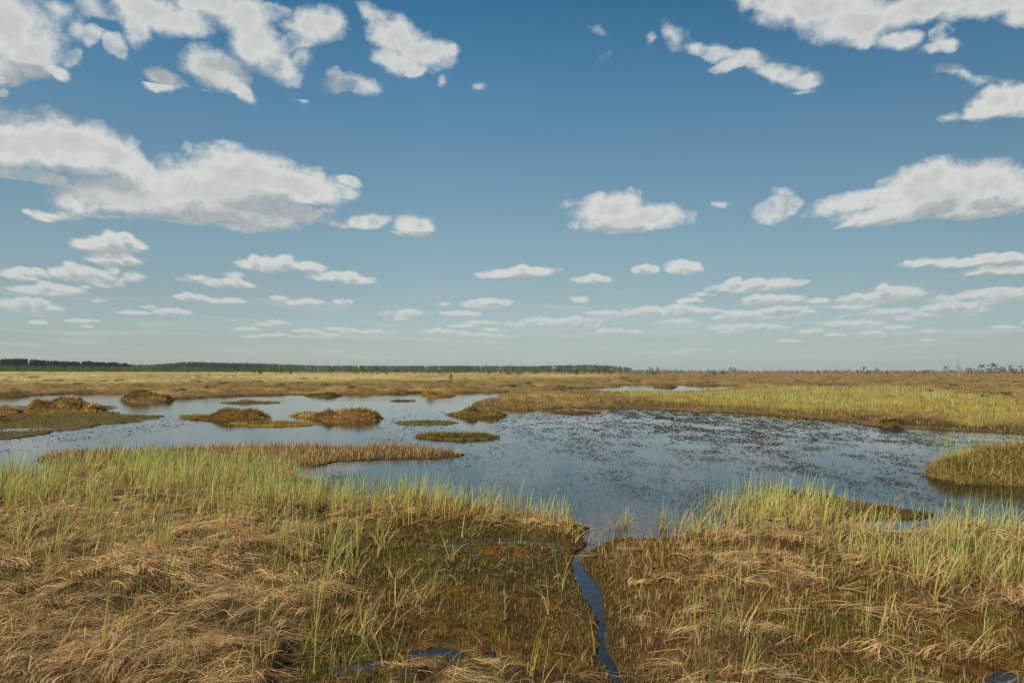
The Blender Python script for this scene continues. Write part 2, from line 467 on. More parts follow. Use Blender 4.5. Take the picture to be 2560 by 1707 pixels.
# cover maps painted over the photograph's ground
G_GREEN = np.maximum.reduce([
    paint([(-900, 1190), (-200, 1165), (60, 1196), (200, 1178), (350, 1170), (600, 1176), (720, 1190), (790, 1246), (800, 1290), (700, 1306), (560, 1290), (350, 1296), (150, 1285), (0, 1290), (-900, 1320)], 16),
    .80 * paint([(780, 1236), (900, 1240), (1050, 1246), (1144, 1248), (1278, 1280), (1374, 1296), (1470, 1318), (1400, 1338), (1270, 1318), (1150, 1308), (960, 1330), (800, 1320)], 8),
    paint([(1690, 1335), (1740, 1290), (1850, 1270), (1930, 1240), (2010, 1255), (2100, 1300), (2250, 1320), (2420, 1325), (2560, 1340), (3200, 1350), (3200, 1520), (2560, 1500), (2300, 1480), (2100, 1420), (1950, 1380), (1780, 1360), (1690, 1362)], 16),
    .6 * paint([(2080, 1390), (2560, 1480), (2900, 1500), (2900, 1600), (2560, 1580), (2250, 1560), (2080, 1480)], 30),
    .22 * paint([(-300, 1290), (700, 1300), (760, 1400), (700, 1450), (300, 1440), (-300, 1400)], 30),
    .34 * paint([(760, 1330), (900, 1310), (960, 1350), (1000, 1400), (940, 1470), (800, 1490), (740, 1420)], 20),
    .55 * paint([(1500, 975), (1650, 974), (1760, 979), (1900, 972), (2200, 970), (2330, 985), (2560, 1010), (3300, 1030), (3300, 1080), (2560, 1078), (2400, 1066), (2250, 1040), (2100, 1040), (1960, 1034), (1800, 1024), (1640, 1012), (1560, 990)], 7),
    .55 * paint([(2620, 1350), (3700, 1350), (4000, 1900), (2720, 1900)], 40),
    .5 * paint([(1650, 1590), (1860, 1570), (1880, 1720), (1620, 1760)], 30),
    .34 * paint([(700, 1540), (1000, 1520), (960, 1720), (640, 1760)], 30)])
G_STRAW = np.maximum.reduce([
    paint([(-1200, 1190), (0, 1210), (300, 1280), (750, 1300), (790, 1380), (870, 1470), (840, 1560), (730, 1600), (690, 1720), (600, 2000), (-1200, 2000)], 26),
    .9 * paint([(780, 1246), (1144, 1256), (1278, 1288), (1374, 1303), (1470, 1326), (1380, 1340), (1150, 1316), (960, 1318), (830, 1330)], 8),
    .85 * paint([(980, 1690), (1080, 1662), (1250, 1664), (1440, 1690), (1480, 1800), (960, 1800)], 14),
    .75 * paint([(-900, 1190), (-200, 1175), (60, 1190), (250, 1160), (720, 1180), (790, 1250), (800, 1310), (-900, 1330)], 12),
    .9 * paint([(1690, 1345), (1760, 1310), (1930, 1260), (2100, 1310), (2420, 1340), (3000, 1360), (3000, 1500), (2560, 1480), (2300, 1460), (2150, 1440), (2050, 1400), (1800, 1370)], 20),
    .55 * paint([(2150, 1440), (2700, 1480), (2700, 1560), (2300, 1570)], 24),
    .55 * paint([(1740, 1400), (1960, 1380), (2060, 1440), (1900, 1480)], 20),
    .22 * paint([(1690, 1360), (1900, 1370), (2150, 1420), (2300, 1590), (2050, 1560), (1800, 1500), (1680, 1440)], 26),
    .7 * paint([(1600, 1620), (1760, 1580), (1980, 1610), (2060, 1720), (1580, 1800)], 26),
    .22 * paint([(2050, 1560), (2560, 1600), (2700, 1800), (2000, 1800)], 30),
    .55 * paint([(2600, 1400), (3600, 1380), (4000, 1900), (2700, 1900)], 40),
    .10 * paint([(1500, 1380), (1700, 1360), (2000, 1500), (1900, 1700), (1540, 1720)], 30)])
G_MOSS = np.clip(1 - sstep(G_STRAW, .2, .75), 0, 1)
far_heath = sstep(GV, 1120, 1075)                   # everything beyond the pools
meadow = np.maximum(.9 * paint([(-1500, 924), (1500, 935), (1560, 941), (1300, 951), (700, 958), (300, 963), (0, 962), (-1500, 962)], 9), 0)

G_BROWN = np.maximum.reduce([
    paint([(60, 1152), (90, 1130), (350, 1122), (700, 1108), (960, 1110), (1175, 1136), (1000, 1150), (850, 1158), (720, 1176), (500, 1150), (250, 1146), (110, 1164)], 6),
    .8 * paint([(1500, 1385), (1690, 1345), (1900, 1370), (2080, 1450), (2050, 1560), (1850, 1580), (1700, 1640), (1570, 1600), (1530, 1480)], 40),
    .5 * paint([(1560, 1600), (2100, 1560), (2560, 1610), (3600, 1560), (3600, 1900), (1600, 1900)], 40)])

# relief
bank = sstep(land, 0.0, 0.7)
wet0 = wet
lump_s = fbm(GX * 1.5, GY * 1.5, 11, 4, .5) - .5
lump_l = fbm(GX * .42, GY * .42, 21, 4, .55) - .5
lump_xl = fbm(GX * .12, GY * .12, 25, 3) - .5
grain = fbm(GX * 8, GY * 8, 31, 4, .65) - .5
wet = wet0 + .22 * grain + .05
near_w = 1 - far_heath
Hland = 0.03 + near_w * (bank * 0.02 + sstep(G_STRAW, 0, 1) * (.035 + .22 * lump_s + .07 * grain) + G_MOSS * (.05 * lump_s + .05 * grain) + .02 * G_GREEN)
rise = np.clip((GR - 90) / 700, 0, 1) * np.clip((0.35 - GT / math.radians(36)) * .8, 0, 1) * 1.4
Hfar = .06 + sstep(land, 0.0, 2.2) * (.16 + .95 * np.maximum(lump_l, -.10) + .35 * lump_s * np.clip(40 / GR, 0.3, 1) + .5 * lump_xl) + .05 * grain + rise
Hland = (.014 + (Hland - .014) * (.25 + .75 * sstep(land, 0, 1.1))) * near_w + Hfar * far_heath
Hland = Hland * (1 - .65 * paint([(1330, 972), (1500, 976), (1900, 972), (2150, 962), (2150, 985), (1900, 1010), (1500, 1000), (1330, 990)], 8) * sstep(GV, 960, 972))
strip = paint([(1540, 1014), (1900, 1030), (2120, 1046), (2257, 1066), (2560, 1084), (2900, 1090), (2900, 1080), (2420, 1066), (2250, 1050), (2060, 1036), (1800, 1020), (1560, 1008)], 3)
Hland = Hland * (1 - .85 * strip) + .05 * strip
shallow = (w_flat > -1.0)
Hland = np.where(shallow & (GV > 1005), -.02 + .10 * (fbm(GX * .35, GY * .55, 41, 4) - .10) * sstep(w_flat, -.9, .5) + .03 * grain, Hland)
near_k = sstep(GR, 13, 8)
shore = sstep(land, -.12 + .075 * near_k, .10 - .07 * near_k)
H = -.22 + (Hland + .22) * shore
_s = sstep(wet, .04, .55)
H = np.where((wet < .55) & (near_w > .5), np.minimum(H, (-.016 + np.clip(wet, -.2, .12) * .26 + .02 * grain) * (1 - _s) + H * _s), H)
H = np.where(GR > 3000, np.minimum(H, .3), H)

def grid_index(x, y):
    r = np.log(np.maximum(np.hypot(x, y), 1.61))
    t = np.arctan2(x, y)
    j = np.clip((t - th_in[0]) / (th_in[1] - th_in[0]), 0, len(th_in) - 1.001)
    n1 = len(lr_near) - 1
    i = np.where(r < LR[n1], (r - LR0) / (LR[1] - LR[0]), n1 + (r - LR[n1]) / (LR[-1] - LR[-2]))
    return np.clip(i, 0, len(LR) - 1.001), j

def sample(A, x, y):
    i, j = grid_index(x, y)
    i0, j0 = i.astype(int), j.astype(int)
    fi, fj = i - i0, j - j0
    return (A[i0, j0] * (1 - fj) + A[i0, j0 + 1] * fj) * (1 - fi) + (A[i0 + 1, j0] * (1 - fj) + A[i0 + 1, j0 + 1] * fj) * fi

# ------------------------------------------------------------------ meshes
def make_mesh(name, verts, loops, sizes, cols=None, smooth=False, mat=None):
    me = bpy.data.meshes.new(name)
    me.vertices.add(len(verts))
    me.vertices.foreach_set('co', np.ascontiguousarray(verts, np.float32).ravel())
    me.loops.add(len(loops))
    me.loops.foreach_set('vertex_index', np.ascontiguousarray(loops, np.int32).ravel())
    starts = np.concatenate([[0], np.cumsum(sizes)[:-1]]).astype(np.int32)
    me.polygons.add(len(sizes))
    me.polygons.foreach_set('loop_start', starts)
    if smooth:
        me.polygons.foreach_set('use_smooth', np.ones(len(sizes), bool))
    for nm, c in ([('tone', cols)] if cols is not None else []):
        a = me.attributes.new(nm, 'FLOAT_COLOR', 'POINT')
        c4 = np.ones((len(verts), 4), np.float32)
        c4[:, :3] = c
        a.data.foreach_set('color', c4.ravel())
    me.update(calc_edges=True)
    if mat:
        me.materials.append(mat)
    return me

def link(name, me, parent=None):
    o = bpy.data.objects.new(name, me)
    COL.objects.link(o)
    if parent:
        o.parent = parent
    return o

def new_mat(name):
    m = bpy.data.materials.new(name)
    m.use_nodes = True
    m.node_tree.nodes.clear()
    return m, NT(m.node_tree)

def plant_mat(name, transl=.35, rough=.6, vary=.25, spec=.15):
    """blades and leaves: own colour per plant, fine streaks, some light passing through"""
    m, N = new_mat(name)
    at = N.n('ShaderNodeAttribute', attribute_name='tone')
    geo = N.n('ShaderNodeNewGeometry')
    nz = N.noise(geo.outputs['Position'], 14.0, 3.0, .6)
    c = N.mix(1.0, at.outputs['Color'], N.ramp(nz, [(.25, (1 - vary,) * 3), (.75, (1 + vary,) * 3)]), 'MULTIPLY')
    pb = N.n('ShaderNodeBsdfPrincipled')
    N.put(pb.inputs['Base Color'], c)
    pb.inputs['Roughness'].default_value = rough
    pb.inputs['Specular IOR Level'].default_value = spec
    tr = N.n('ShaderNodeBsdfTranslucent')
    N.put(tr.inputs['Color'], c)
    ms = N.n('ShaderNodeMixShader')
    ms.inputs[0].default_value = transl
    N.put(ms.inputs[1], pb.outputs[0]); N.put(ms.inputs[2], tr.outputs[0])
    out = N.n('ShaderNodeOutputMaterial')
    N.put(out.inputs[0], ms.outputs[0])
    return m

def ground_mat():
    m, N = new_mat('peat_and_moss')
    at = N.n('ShaderNodeAttribute', attribute_name='tone')
    geo = N.n('ShaderNodeNewGeometry')
    pos = geo.outputs['Position']
    fine = N.noise(pos, 38.0, 5.0, .65)
    mid = N.noise(pos, 7.0, 5.0, .6)
    c = N.mix(1.0, at.outputs['Color'], N.ramp(fine, [(.25, (.35, .35, .35)), (.5, (.95, .95, .95)), (.75, (1.75, 1.65, 1.5))]), 'MULTIPLY')
    c = N.mix(1.0, c, N.ramp(mid, [(.3, (.65, .68, .7)), (.7, (1.3, 1.25, 1.15))]), 'MULTIPLY')
    pb = N.n('ShaderNodeBsdfPrincipled')
    N.put(pb.inputs['Base Color'], c)
    pb.inputs['Roughness'].default_value = .8
    pb.inputs['Specular IOR Level'].default_value = .25
    b = N.n('ShaderNodeBump')
    b.inputs['Strength'].default_value = .9
    b.inputs['Distance'].default_value = .035
    N.put(b.inputs['Height'], fine)
    N.put(pb.inputs['Normal'], b.outputs[0])
    out = N.n('ShaderNodeOutputMaterial')
    N.put(out.inputs[0], pb.outputs[0])
    return m

def water_mat():
    m, N = new_mat('bog_water')
    geo = N.n('ShaderNodeNewGeometry')
    p = N.vec('MULTIPLY', geo.outputs['Position'], (1.0, 1.6, 1.0))
    wind = N.noise(geo.outputs['Position'], .07, 3.0, .6)
    r1 = N.noise(p, 5.0, 4.0, .55)
    r2 = N.noise(p, 22.0, 2.0, .5)
    h = N.math('ADD', r1, N.math('MULTIPLY', r2, .25))
    h = N.math('MULTIPLY', h, N.ramp(wind, [(.40, (.25,) * 3), (.62, (1.0,) * 3)]))
    b = N.n('ShaderNodeBump')
    b.inputs['Strength'].default_value = 1.0
    b.inputs['Distance'].default_value = .0028
    N.put(b.inputs['Height'], h)
    pb = N.n('ShaderNodeBsdfPrincipled')
    murk = N.noise(geo.outputs['Position'], .8, 4.0, .6)
    N.put(pb.inputs['Base Color'], N.ramp(murk, [(.3, (.006, .006, .006)), (.7, (.016, .012, .008))]))
    pb.inputs['Roughness'].default_value = .03
    pb.inputs['IOR'].default_value = 1.333
    N.put(pb.inputs['Normal'], b.outputs[0])
    out = N.n('ShaderNodeOutputMaterial')
    N.put(out.inputs[0], pb.outputs[0])
    return m

def mixc(a, b, t):
    return a + (b - a) * t[..., None]

# colour of peat, moss, litter and heath over the sheet
C = lambda r, g, b: np.array(lin(r, g, b))
n1 = fbm(GX * .9, GY * .9, 51, 4); n2 = fbm(GX * .25, GY * .25, 61, 4); n3 = fbm(GX * 3.1, GY * 3.1, 71, 3)
moss = mixc(C(66, 58, 14), C(92, 62, 20), sstep(n1, .35, .65)) * (.55 + .9 * sstep(grain, -.22, .22))[..., None]
moss = mixc(moss, C(92, 84, 22), sstep(n3, .55, .8) * .7)
moss = mixc(moss, C(100, 62, 24), paint([(1480, 1380), (1700, 1340), (2050, 1480), (2000, 1620), (1560, 1720)], 60) * .65)
litter = mixc(C(66, 50, 20), C(96, 68, 32), sstep(n3, .3, .7))
tone = mixc(moss, litter, sstep(G_STRAW, .3, .9) * .8)
tone = mixc(tone, C(58, 46, 20), sstep(land, .5, .0) * .7)
heath = mixc(C(108, 88, 46), C(150, 122, 76), sstep(n2, .3, .7))
heath = mixc(heath, C(110, 92, 36), sstep(n1, .5, .75) * .7)
heath = mixc(heath, C(74, 56, 26), sstep(land, 2.2, .1) * .55)
meadow = meadow * (.45 + .55 * sstep(fbm(GX * .05, GY * .018, 63, 4), .36, .56))
heath = mixc(heath, C(184, 170, 108), meadow)
heath = mixc(heath, C(150, 132, 58), np.clip(G_GREEN * 1.4, 0, 1) * far_heath)
heath = mixc(heath, C(70, 52, 20), strip * .9)
tone = mixc(tone, heath, far_heath)
tone = np.where((shallow & (GV > 1005))[..., None], mixc(C(84, 74, 26), C(104, 82, 34), sstep(n3, .4, .7)), tone)
tone = np.where((H < -.03)[..., None], C(34, 26, 14), tone)

verts = np.stack([GX, GY, H], -1).reshape(-1, 3)
nr, nt = GX.shape
I = np.arange(nr * nt).reshape(nr, nt)
J = np.concatenate([I, I[:, :1]], 1)
quads = np.stack([J[:-1, :-1], J[:-1, 1:], J[1:, 1:], J[1:, :-1]], -1).reshape(-1, 4)[:, ::-1]
centre = len(verts)
verts = np.vstack([verts, [[0, 0, .05]]])
fan = np.stack([np.full(nt, centre), np.roll(I[0], -1), I[0]], -1)
tone_f = np.vstack([tone.reshape(-1, 3), tone.reshape(-1, 3)[:1]])
ground = link('ground', make_mesh('ground', verts, np.concatenate([quads.ravel(), fan.ravel()]), np.concatenate([np.full(len(quads), 4), np.full(len(fan), 3)]), tone_f, True, ground_mat()))
tag(ground, kind='structure')

# water: one level sheet under the whole bog
wr = np.exp(np.linspace(math.log(1.0), math.log(400.0), 40))
wt = np.linspace(0, 2 * math.pi, 97)[:-1]
WX, WY = np.outer(wr, np.sin(wt)), np.outer(wr, np.cos(wt))
wv = np.vstack([np.stack([WX, WY, np.zeros_like(WX)], -1).reshape(-1, 3), [[0, 0, 0]]])
I = np.arange(40 * 96).reshape(40, 96)
J = np.concatenate([I, I[:, :1]], 1)
wq = np.stack([J[:-1, :-1], J[:-1, 1:], J[1:, 1:], J[1:, :-1]], -1).reshape(-1, 4)[:, ::-1]
wf = np.stack([np.full(96, 40 * 96), np.roll(I[0], -1), I[0]], -1)
water_o = link('water', make_mesh('water', wv, np.concatenate([wq.ravel(), wf.ravel()]), np.concatenate([np.full(len(wq), 4), np.full(96, 3)]), None, True, water_mat()))
tag(water_o, kind='structure')

# ------------------------------------------------------------------ blades, straw, moss
class Batch:
    """collects blades, strands and leaf faces into one mesh"""
    def __init__(self):
        self.v, self.l, self.s, self.c, self.n = [], [], [], [], 0
    def add(self, v, l, s, c):
        self.v.append(v); self.l.append(l + self.n); self.s.append(s); self.c.append(c)
        self.n += len(v)
    def strips(self, P, side, w, c0, c1, prof=None):
        """P (N,S+1,3) centre lines, side (N,3) width direction, w (N,) widths, colours from root c0 to tip c1 (N,3)"""
        n, k = P.shape[:2]
        if n == 0:
            return
        t = np.linspace(0, 1, k)
        prof = (1 - t ** 2.2) if prof is None else prof
        hw = .5 * w[:, None] * prof[None, :-1]
        off = side[:, None, :] * hw[..., None]
        A, B, T = P[:, :-1] - off, P[:, :-1] + off, P[:, -1:]
        V = np.concatenate([np.stack([A, B], 2).reshape(n, -1, 3), T], 1)        # 2k-1 vertices each
        m = 2 * k - 1
        base = (np.arange(n) * m)[:, None]
        q = np.concatenate([np.array([2 * i, 2 * i + 1, 2 * i + 3, 2 * i + 2]) for i in range(k - 2)])
        tri = np.array([2 * k - 4, 2 * k - 3, 2 * k - 2])
        loops = (base + np.concatenate([q, tri])[None]).ravel()
        sizes = np.tile(np.concatenate([np.full(k - 2, 4), [3]]), n)
        tt = np.concatenate([np.repeat(t[:-1], 2), [1.0]])
        col = c0[:, None, :] + (c1 - c0)[:, None, :] * tt[None, :, None]
        self.add(V.reshape(-1, 3), loops, sizes, col.reshape(-1, 3))
    def blades(self, p, az, L, lean, curl, w, c0, c1, S=5):
        n = len(p)
        if n == 0:
            return
        t = (np.arange(S) + .5) / S
        phi = lean[:, None] + curl[:, None] * t[None]
        dx = np.cumsum(np.sin(phi), 1) * (L / S)[:, None]
        dz = np.cumsum(np.cos(phi), 1) * (L / S)[:, None]
        P = np.zeros((n, S + 1, 3))
        P[:, 1:, 0] = dx * np.sin(az)[:, None]
        P[:, 1:, 1] = dx * np.cos(az)[:, None]
        P[:, 1:, 2] = dz
        P += p[:, None, :]
        tw = az + math.pi / 2 + rng.normal(0, .7, n)
        side = np.stack([np.sin(tw), np.cos(tw), np.zeros(n)], 1)
        self.strips(P, side, w, c0, c1)
    def leaves(self, p, size, c, flat=0.0, elong=1.0):
        """small randomly turned four-sided leaf sprays"""
        n = len(p)
        if n == 0:
            return
        a = rng.normal(size=(n, 3)); a[:, 2] *= (1 - flat)
        a /= np.linalg.norm(a, axis=1, keepdims=True)
        b = rng.normal(size=(n, 3)); b[:, 2] *= (1 - flat)
        b -= a * (a * b).sum(1, keepdims=True)
        b /= np.linalg.norm(b, axis=1, keepdims=True) + 1e-9
        a *= (size * elong)[:, None]; b *= (size / elong)[:, None]
        k = rng.uniform(.6, 1.2, (n, 4))
        V = np.stack([p + a * k[:, :1], p + b * k[:, 1:2], p - a * k[:, 2:3], p - b * k[:, 3:4]], 1).reshape(-1, 3)
        self.add(V, np.arange(4 * n), np.full(n, 4), np.repeat(c, 4, 0))
    def tube(self, pts, radii, c, sides=6):
        pts = np.asarray(pts, float)
        ang = np.linspace(0, 2 * math.pi, sides + 1)[:-1]
        rings = []
        for i, (q, r) in enumerate(zip(pts, radii)):
            d = pts[min(i + 1, len(pts) - 1)] - pts[max(i - 1, 0)]
            d /= np.linalg.norm(d) + 1e-9
            u = np.cross(d, [0.31, .95, .1]); u /= np.linalg.norm(u) + 1e-9
            w = np.cross(d, u)
            rings.append(q + r * (np.cos(ang)[:, None] * u + np.sin(ang)[:, None] * w))
        V = np.concatenate(rings)
        f = []
        for i in range(len(pts) - 1):
            for j in range(sides):
                f += [i * sides + j, i * sides + (j + 1) % sides, (i + 1) * sides + (j + 1) % sides, (i + 1) * sides + j]
        f += [(len(pts) - 1) * sides + j for j in range(sides)]
        s = [4] * ((len(pts) - 1) * sides) + [sides]
        self.add(V, np.array(f), np.array(s), np.tile(np.asarray(c, float), (len(V), 1)))
    def build(self, name, mat, parent=None):
        me = make_mesh(name, np.concatenate(self.v), np.concatenate(self.l), np.concatenate(self.s), np.concatenate(self.c), False, mat)
        return link(name, me, parent)

M_GREEN = plant_mat('green_sedge', .42, .55, .22)
M_STRAW = plant_mat('dry_straw', .25, .65, .25, .2)
M_HEATH = plant_mat('brown_heath', .25, .75, .3, .1)
M_MOSS = plant_mat('wet_moss', .2, .5, .3, .3)
M_WEED = plant_mat('water_weed', .05, .35, .3, .4)
M_LEAF = plant_mat('tree_leaves', .25, .7, .3, .1)
M_BARK = plant_mat('tree_bark', 0.0, .85, .3, .1)

def scatter(n, r0, r1, k, dens, tmax=40.0):
    n, tmax = int(n * 49.0 / tmax), 49.0
    """n candidate points, density falling with distance as r^(k-2); kept with probability DENS (grid array or function)"""
    th = rng.uniform(-math.radians(tmax), math.radians(tmax), n)
    u = rng.uniform(0, 1, n)
    r = np.exp(math.log(r0) + u * (math.log(r1) - math.log(r0))) if k == 0 else (r0 ** k + u * (r1 ** k - r0 ** k)) ** (1 / k)
    x, y = r * np.sin(th), r * np.cos(th)
    d = sample(dens, x, y) if isinstance(dens, np.ndarray) else dens(x, y)
    keep = rng.uniform(0, 1, n) < d
    return x[keep], y[keep], r[keep]

def palette(n, cols, jit=.10):
    cols = np.array([lin(*c) for c in cols])
    w = rng.dirichlet(np.full(len(cols), .7), n)
    c = w @ cols
    return c * rng.uniform(1 - jit, 1 + jit, (n, 1))

GREEN0 = [(168, 140, 44), (160, 142, 50), (180, 140, 62)]
GREEN1 = [(142, 178, 114), (172, 194, 94), (196, 202, 110), (130, 174, 136)]
DRY = [(222, 194, 126), (202, 162, 98), (228, 206, 144)]
STRAW = [(216, 180, 124), (182, 142, 92), (230, 202, 152), (138, 98, 60), (200, 160, 108)]

def sedge(B, x, y, z, per, hmin, hmax, w, green=.7,  spread=.05, wide=None, tone=1.0):
    """tufts of upright sedge at (x, y, z): PER blades each, some of them dry and arching"""
    n = len(x)
    if n == 0:
        return
    cnt = np.maximum(1, rng.poisson(per, n))
    i = np.repeat(np.arange(n), cnt)
    m = len(i)
    th = rng.uniform(0, 2 * math.pi, m)
    rr = spread * np.sqrt(rng.uniform(0, 1, m))
    p = np.stack([x[i] + rr * np.sin(th), y[i] + rr * np.cos(th), z[i] - .02], 1)
    tuft_h = rng.uniform(.75, 1.15, n)[i]
    dry = rng.uniform(0, 1, m) > (green[i] if isinstance(green, np.ndarray) else green)
    L = rng.uniform(hmin, hmax, m) * tuft_h * np.where(dry, .85, 1)
    lean = np.abs(rng.normal(.08, .13, m)) + np.where(dry, .18, 0)
    curl = np.abs(rng.normal(.14, .22, m)) + np.where(dry, rng.uniform(.2, 1.5, m), 0)
    az = th + rng.normal(0, .8, m) 
    lean_bias = rng.normal(0, .5, n)[i]
    az = np.where(rng.uniform(0, 1, m) < .4, 1.6 + lean_bias, az)          # the breeze
    tone = tone * rng.uniform(.8, 1.35, n)[i][:, None]
    c0 = palette(m, GREEN0) * tone; c1 = palette(m, GREEN1) * tone
    d0, d1 = palette(m, STRAW), palette(m, DRY)
    c0 = np.where(dry[:, None], d0, c0); c1 = np.where(dry[:, None], d1, c1)
    ww = (w[i] if isinstance(w, np.ndarray) else np.full(m, w)) * rng.uniform(.6, 1.3, m)
    B.blades(p, az, L, lean, curl, ww, c0, c1, 6)

def strands(B, x, y, L, w, layer, cols, S=7, wild=.35, flow_k=.38, tone=None):
    """dead blades lying on the ground along a swirling flow, draped over its lumps"""
    n = len(x)
    if n == 0:
        return
    flow = (fbm(x * flow_k, y * flow_k, 91, 3) - .5) * 3.0 + math.pi / 2 + rng.normal(0, wild, n)
    flow += np.where(rng.uniform(0, 1, n) < .3, math.pi, 0)
    bend = rng.normal(0, .32, n)
    P = np.zeros((n, S + 1, 3))
    cx, cy = x.copy(), y.copy()
    P[:, 0, 0], P[:, 0, 1] = cx, cy
    for s in range(1, S + 1):
        a = flow + bend * (s / S) + .07 * np.sin(s * 1.3 + bend * 9)
        cx = cx + np.sin(a) * L / S; cy = cy + np.cos(a) * L / S
        P[:, s, 0], P[:, s, 1] = cx, cy
    t = np.linspace(0, 1, S + 1)
    g = sample(H, P[..., 0], P[..., 1])
    g = np.maximum(g, -.01)
    g = .5 * g + .5 * np.maximum(g, g.mean(1, keepdims=True))
    arch = np.abs(rng.normal(0, .035, n))[:, None] * np.sin(t * math.pi)[None] + np.where(rng.uniform(0, 1, n) < .06, rng.uniform(.03, .12, n), 0)[:, None] * t[None]
    P[..., 2] = g + layer[:, None] + arch
    a = flow + math.pi / 2
    tilt = rng.uniform(-.7, .7, n)
    side = np.stack([np.sin(a) * np.cos(tilt), np.cos(a) * np.cos(tilt), np.sin(tilt)], 1)
    c0 = palette(n, cols); c1 = c0 * rng.uniform(.9, 1.25, (n, 1))
    if tone is not None:
        c0 = c0 * tone[:, None]; c1 = c1 * tone[:, None]
    B.strips(P, side, w, c0, c1, prof=np.clip(1.15 - np.abs(t - .35) * 1.2, .25, 1))

on_land = sstep(H, -.01, .03)

# matted straw: a fine dark layer below, flopped-over tufts fanning out above it
B = Batch()
clump = sstep(fbm(GX * 1.3, GY * 1.3, 97, 4, .6), .36, .58)
D = np.clip(G_STRAW ** 1.5 * (.25 + .75 * clump), 0, 1) * sstep(H, -.03, .02)
x, y, r = scatter(120000, 3.8, 19, 1.4, D, 39)
n = len(x)
strands(B, x, y, rng.uniform(.08, .30, n), np.maximum(.003, r * .00050) * rng.uniform(.5, 1.4, n), rng.uniform(0, .02, n), STRAW, S=5, wild=.7, tone=.40 + .5 * fbm(x * .8, y * .8, 99, 3))

def flopped(x, y, r, per, Lr, spread=.42):
    """dead tufts lying over: blades fan out from one root and sag onto the ground"""
    n = len(x)
    cnt = np.maximum(4, rng.poisson(per, n))
    flow = (fbm(x * .38, y * .38, 91, 3) - .5) * 3.4 + math.pi / 2 + rng.normal(0, .45, n) + np.where(rng.uniform(0, 1, n) < .35, math.pi, 0)
    tone = rng.uniform(.62, 1.28, n) * (.75 + .5 * fbm(x * .8, y * .8, 99, 3))
    base = palette(n, STRAW, .05)
    length = rng.uniform(*Lr, n)
    i = np.repeat(np.arange(n), cnt); m = len(i)
    S = 6
    L = length[i] * rng.uniform(.35, 1.1, m)
    a0 = flow[i] + rng.normal(0, spread, m)
    bend = rng.normal(0, .45, m)
    bx, by = x[i] + rng.normal(0, .035, m), y[i] + rng.normal(0, .035, m)
    P = np.zeros((m, S + 1, 3)); P[:, 0, 0], P[:, 0, 1] = bx, by
    for k in range(1, S + 1):
        a = a0 + bend * (k / S) ** 1.5
        P[:, k, 0] = P[:, k - 1, 0] + np.sin(a) * L / S
        P[:, k, 1] = P[:, k - 1, 1] + np.cos(a) * L / S
    t = np.linspace(0, 1, S + 1)
    g = np.maximum(sample(H, P[..., 0], P[..., 1]), -.01)
    g = .4 * g + .6 * np.maximum(g, g.mean(1, keepdims=True))
    hump = (rng.uniform(.005, .07, n)[i] * rng.uniform(.3, 1.2, m) * np.clip(L / .3, .4, 1.3))[:, None] * np.sin(np.clip(t * 1.25, 0, 1) * math.pi)[None] ** .8
    P[..., 2] = g + hump + rng.uniform(.002, .03, m)[:, None]
    tilt = rng.uniform(-.8, .8, m); sa = a0 + math.pi / 2
    side = np.stack([np.sin(sa) * np.cos(tilt), np.cos(sa) * np.cos(tilt), np.sin(tilt)], 1)
    c = base[i] * tone[i][:, None] * rng.uniform(.7, 1.3, (m, 1))
    B.strips(P, side, np.maximum(.0034, r[i] * .0006) * rng.uniform(.4, 1.5, m), c * .8, c * 1.08, prof=np.clip(1.1 - t * .9, .15, 1))
D = np.clip(G_STRAW ** 1.2 * (.22 + .78 * clump), 0, 1) * sstep(H, -.03, .02)
x, y, r = scatter(9000, 3.7, 18, 1.5, D, 39)
flopped(x, y, r, 30, (.14, .44))
# broken straight stalks lying every way
x, y, r = scatter(26000, 3.8, 18, 1.4, D, 39)
n = len(x)
strands(B, x, y, rng.uniform(.06, .30, n), np.maximum(.0034, r * .0006) * rng.uniform(.5, 1.6, n), rng.uniform(.01, .06, n), STRAW, S=4, wild=1.3, tone=rng.uniform(.5, 1.15, n))
o = B.build('dry_straw', M_STRAW)
tag(o, 'matted pinkish tan dead grass lying in swirls on the near bog', 'dead grass', kind='stuff')

# green sedge of the near banks
B = Batch()
edge_px = np.maximum(paint([(760, 1228), (1000, 1234), (1150, 1240), (1290, 1272), (1400, 1300), (1480, 1330), (1440, 1345), (1270, 1312), (1150, 1296), (900, 1290), (770, 1280)], 8), paint([(1640, 1300), (1740, 1270), (1900, 1240), (1960, 1260), (1880, 1320), (1700, 1350)], 12))
D = np.clip(G_GREEN * (.14 + .9 * sstep(fbm(GX * 1.1, GY * 1.1, 101, 3), .36, .62)), 0, 1) * near_w
D = np.maximum(D * sstep(H, -.10, .0), edge_px * .75 * sstep(fbm(GX * 1.6, GY * 1.6, 102, 3), .40, .56))
x, y, r = scatter(20000, 4.0, 24, 1.7, D)
sedge(B, x, y, np.maximum(sample(H, x, y), -.02), 6, .26, .60, np.maximum(.0045, r * .00078), np.where(x > 1.5, .46, .60), .055)
# single blades all over the near bog
D = np.clip(.34 * near_w * (.3 + .7 * G_STRAW) + .25 * G_GREEN, 0, 1) * sstep(H, -.02, .02)
x, y, r = scatter(5200, 4.2, 20, 1.6, D)
sedge(B, x, y, sample(H, x, y), 3, .16, .46, np.maximum(.0048, r * .0008), .8, .03)
o = B.build('sedge', M_GREEN)
tag(o, 'upright yellow green sedge blades on both near banks', 'sedge', kind='stuff')

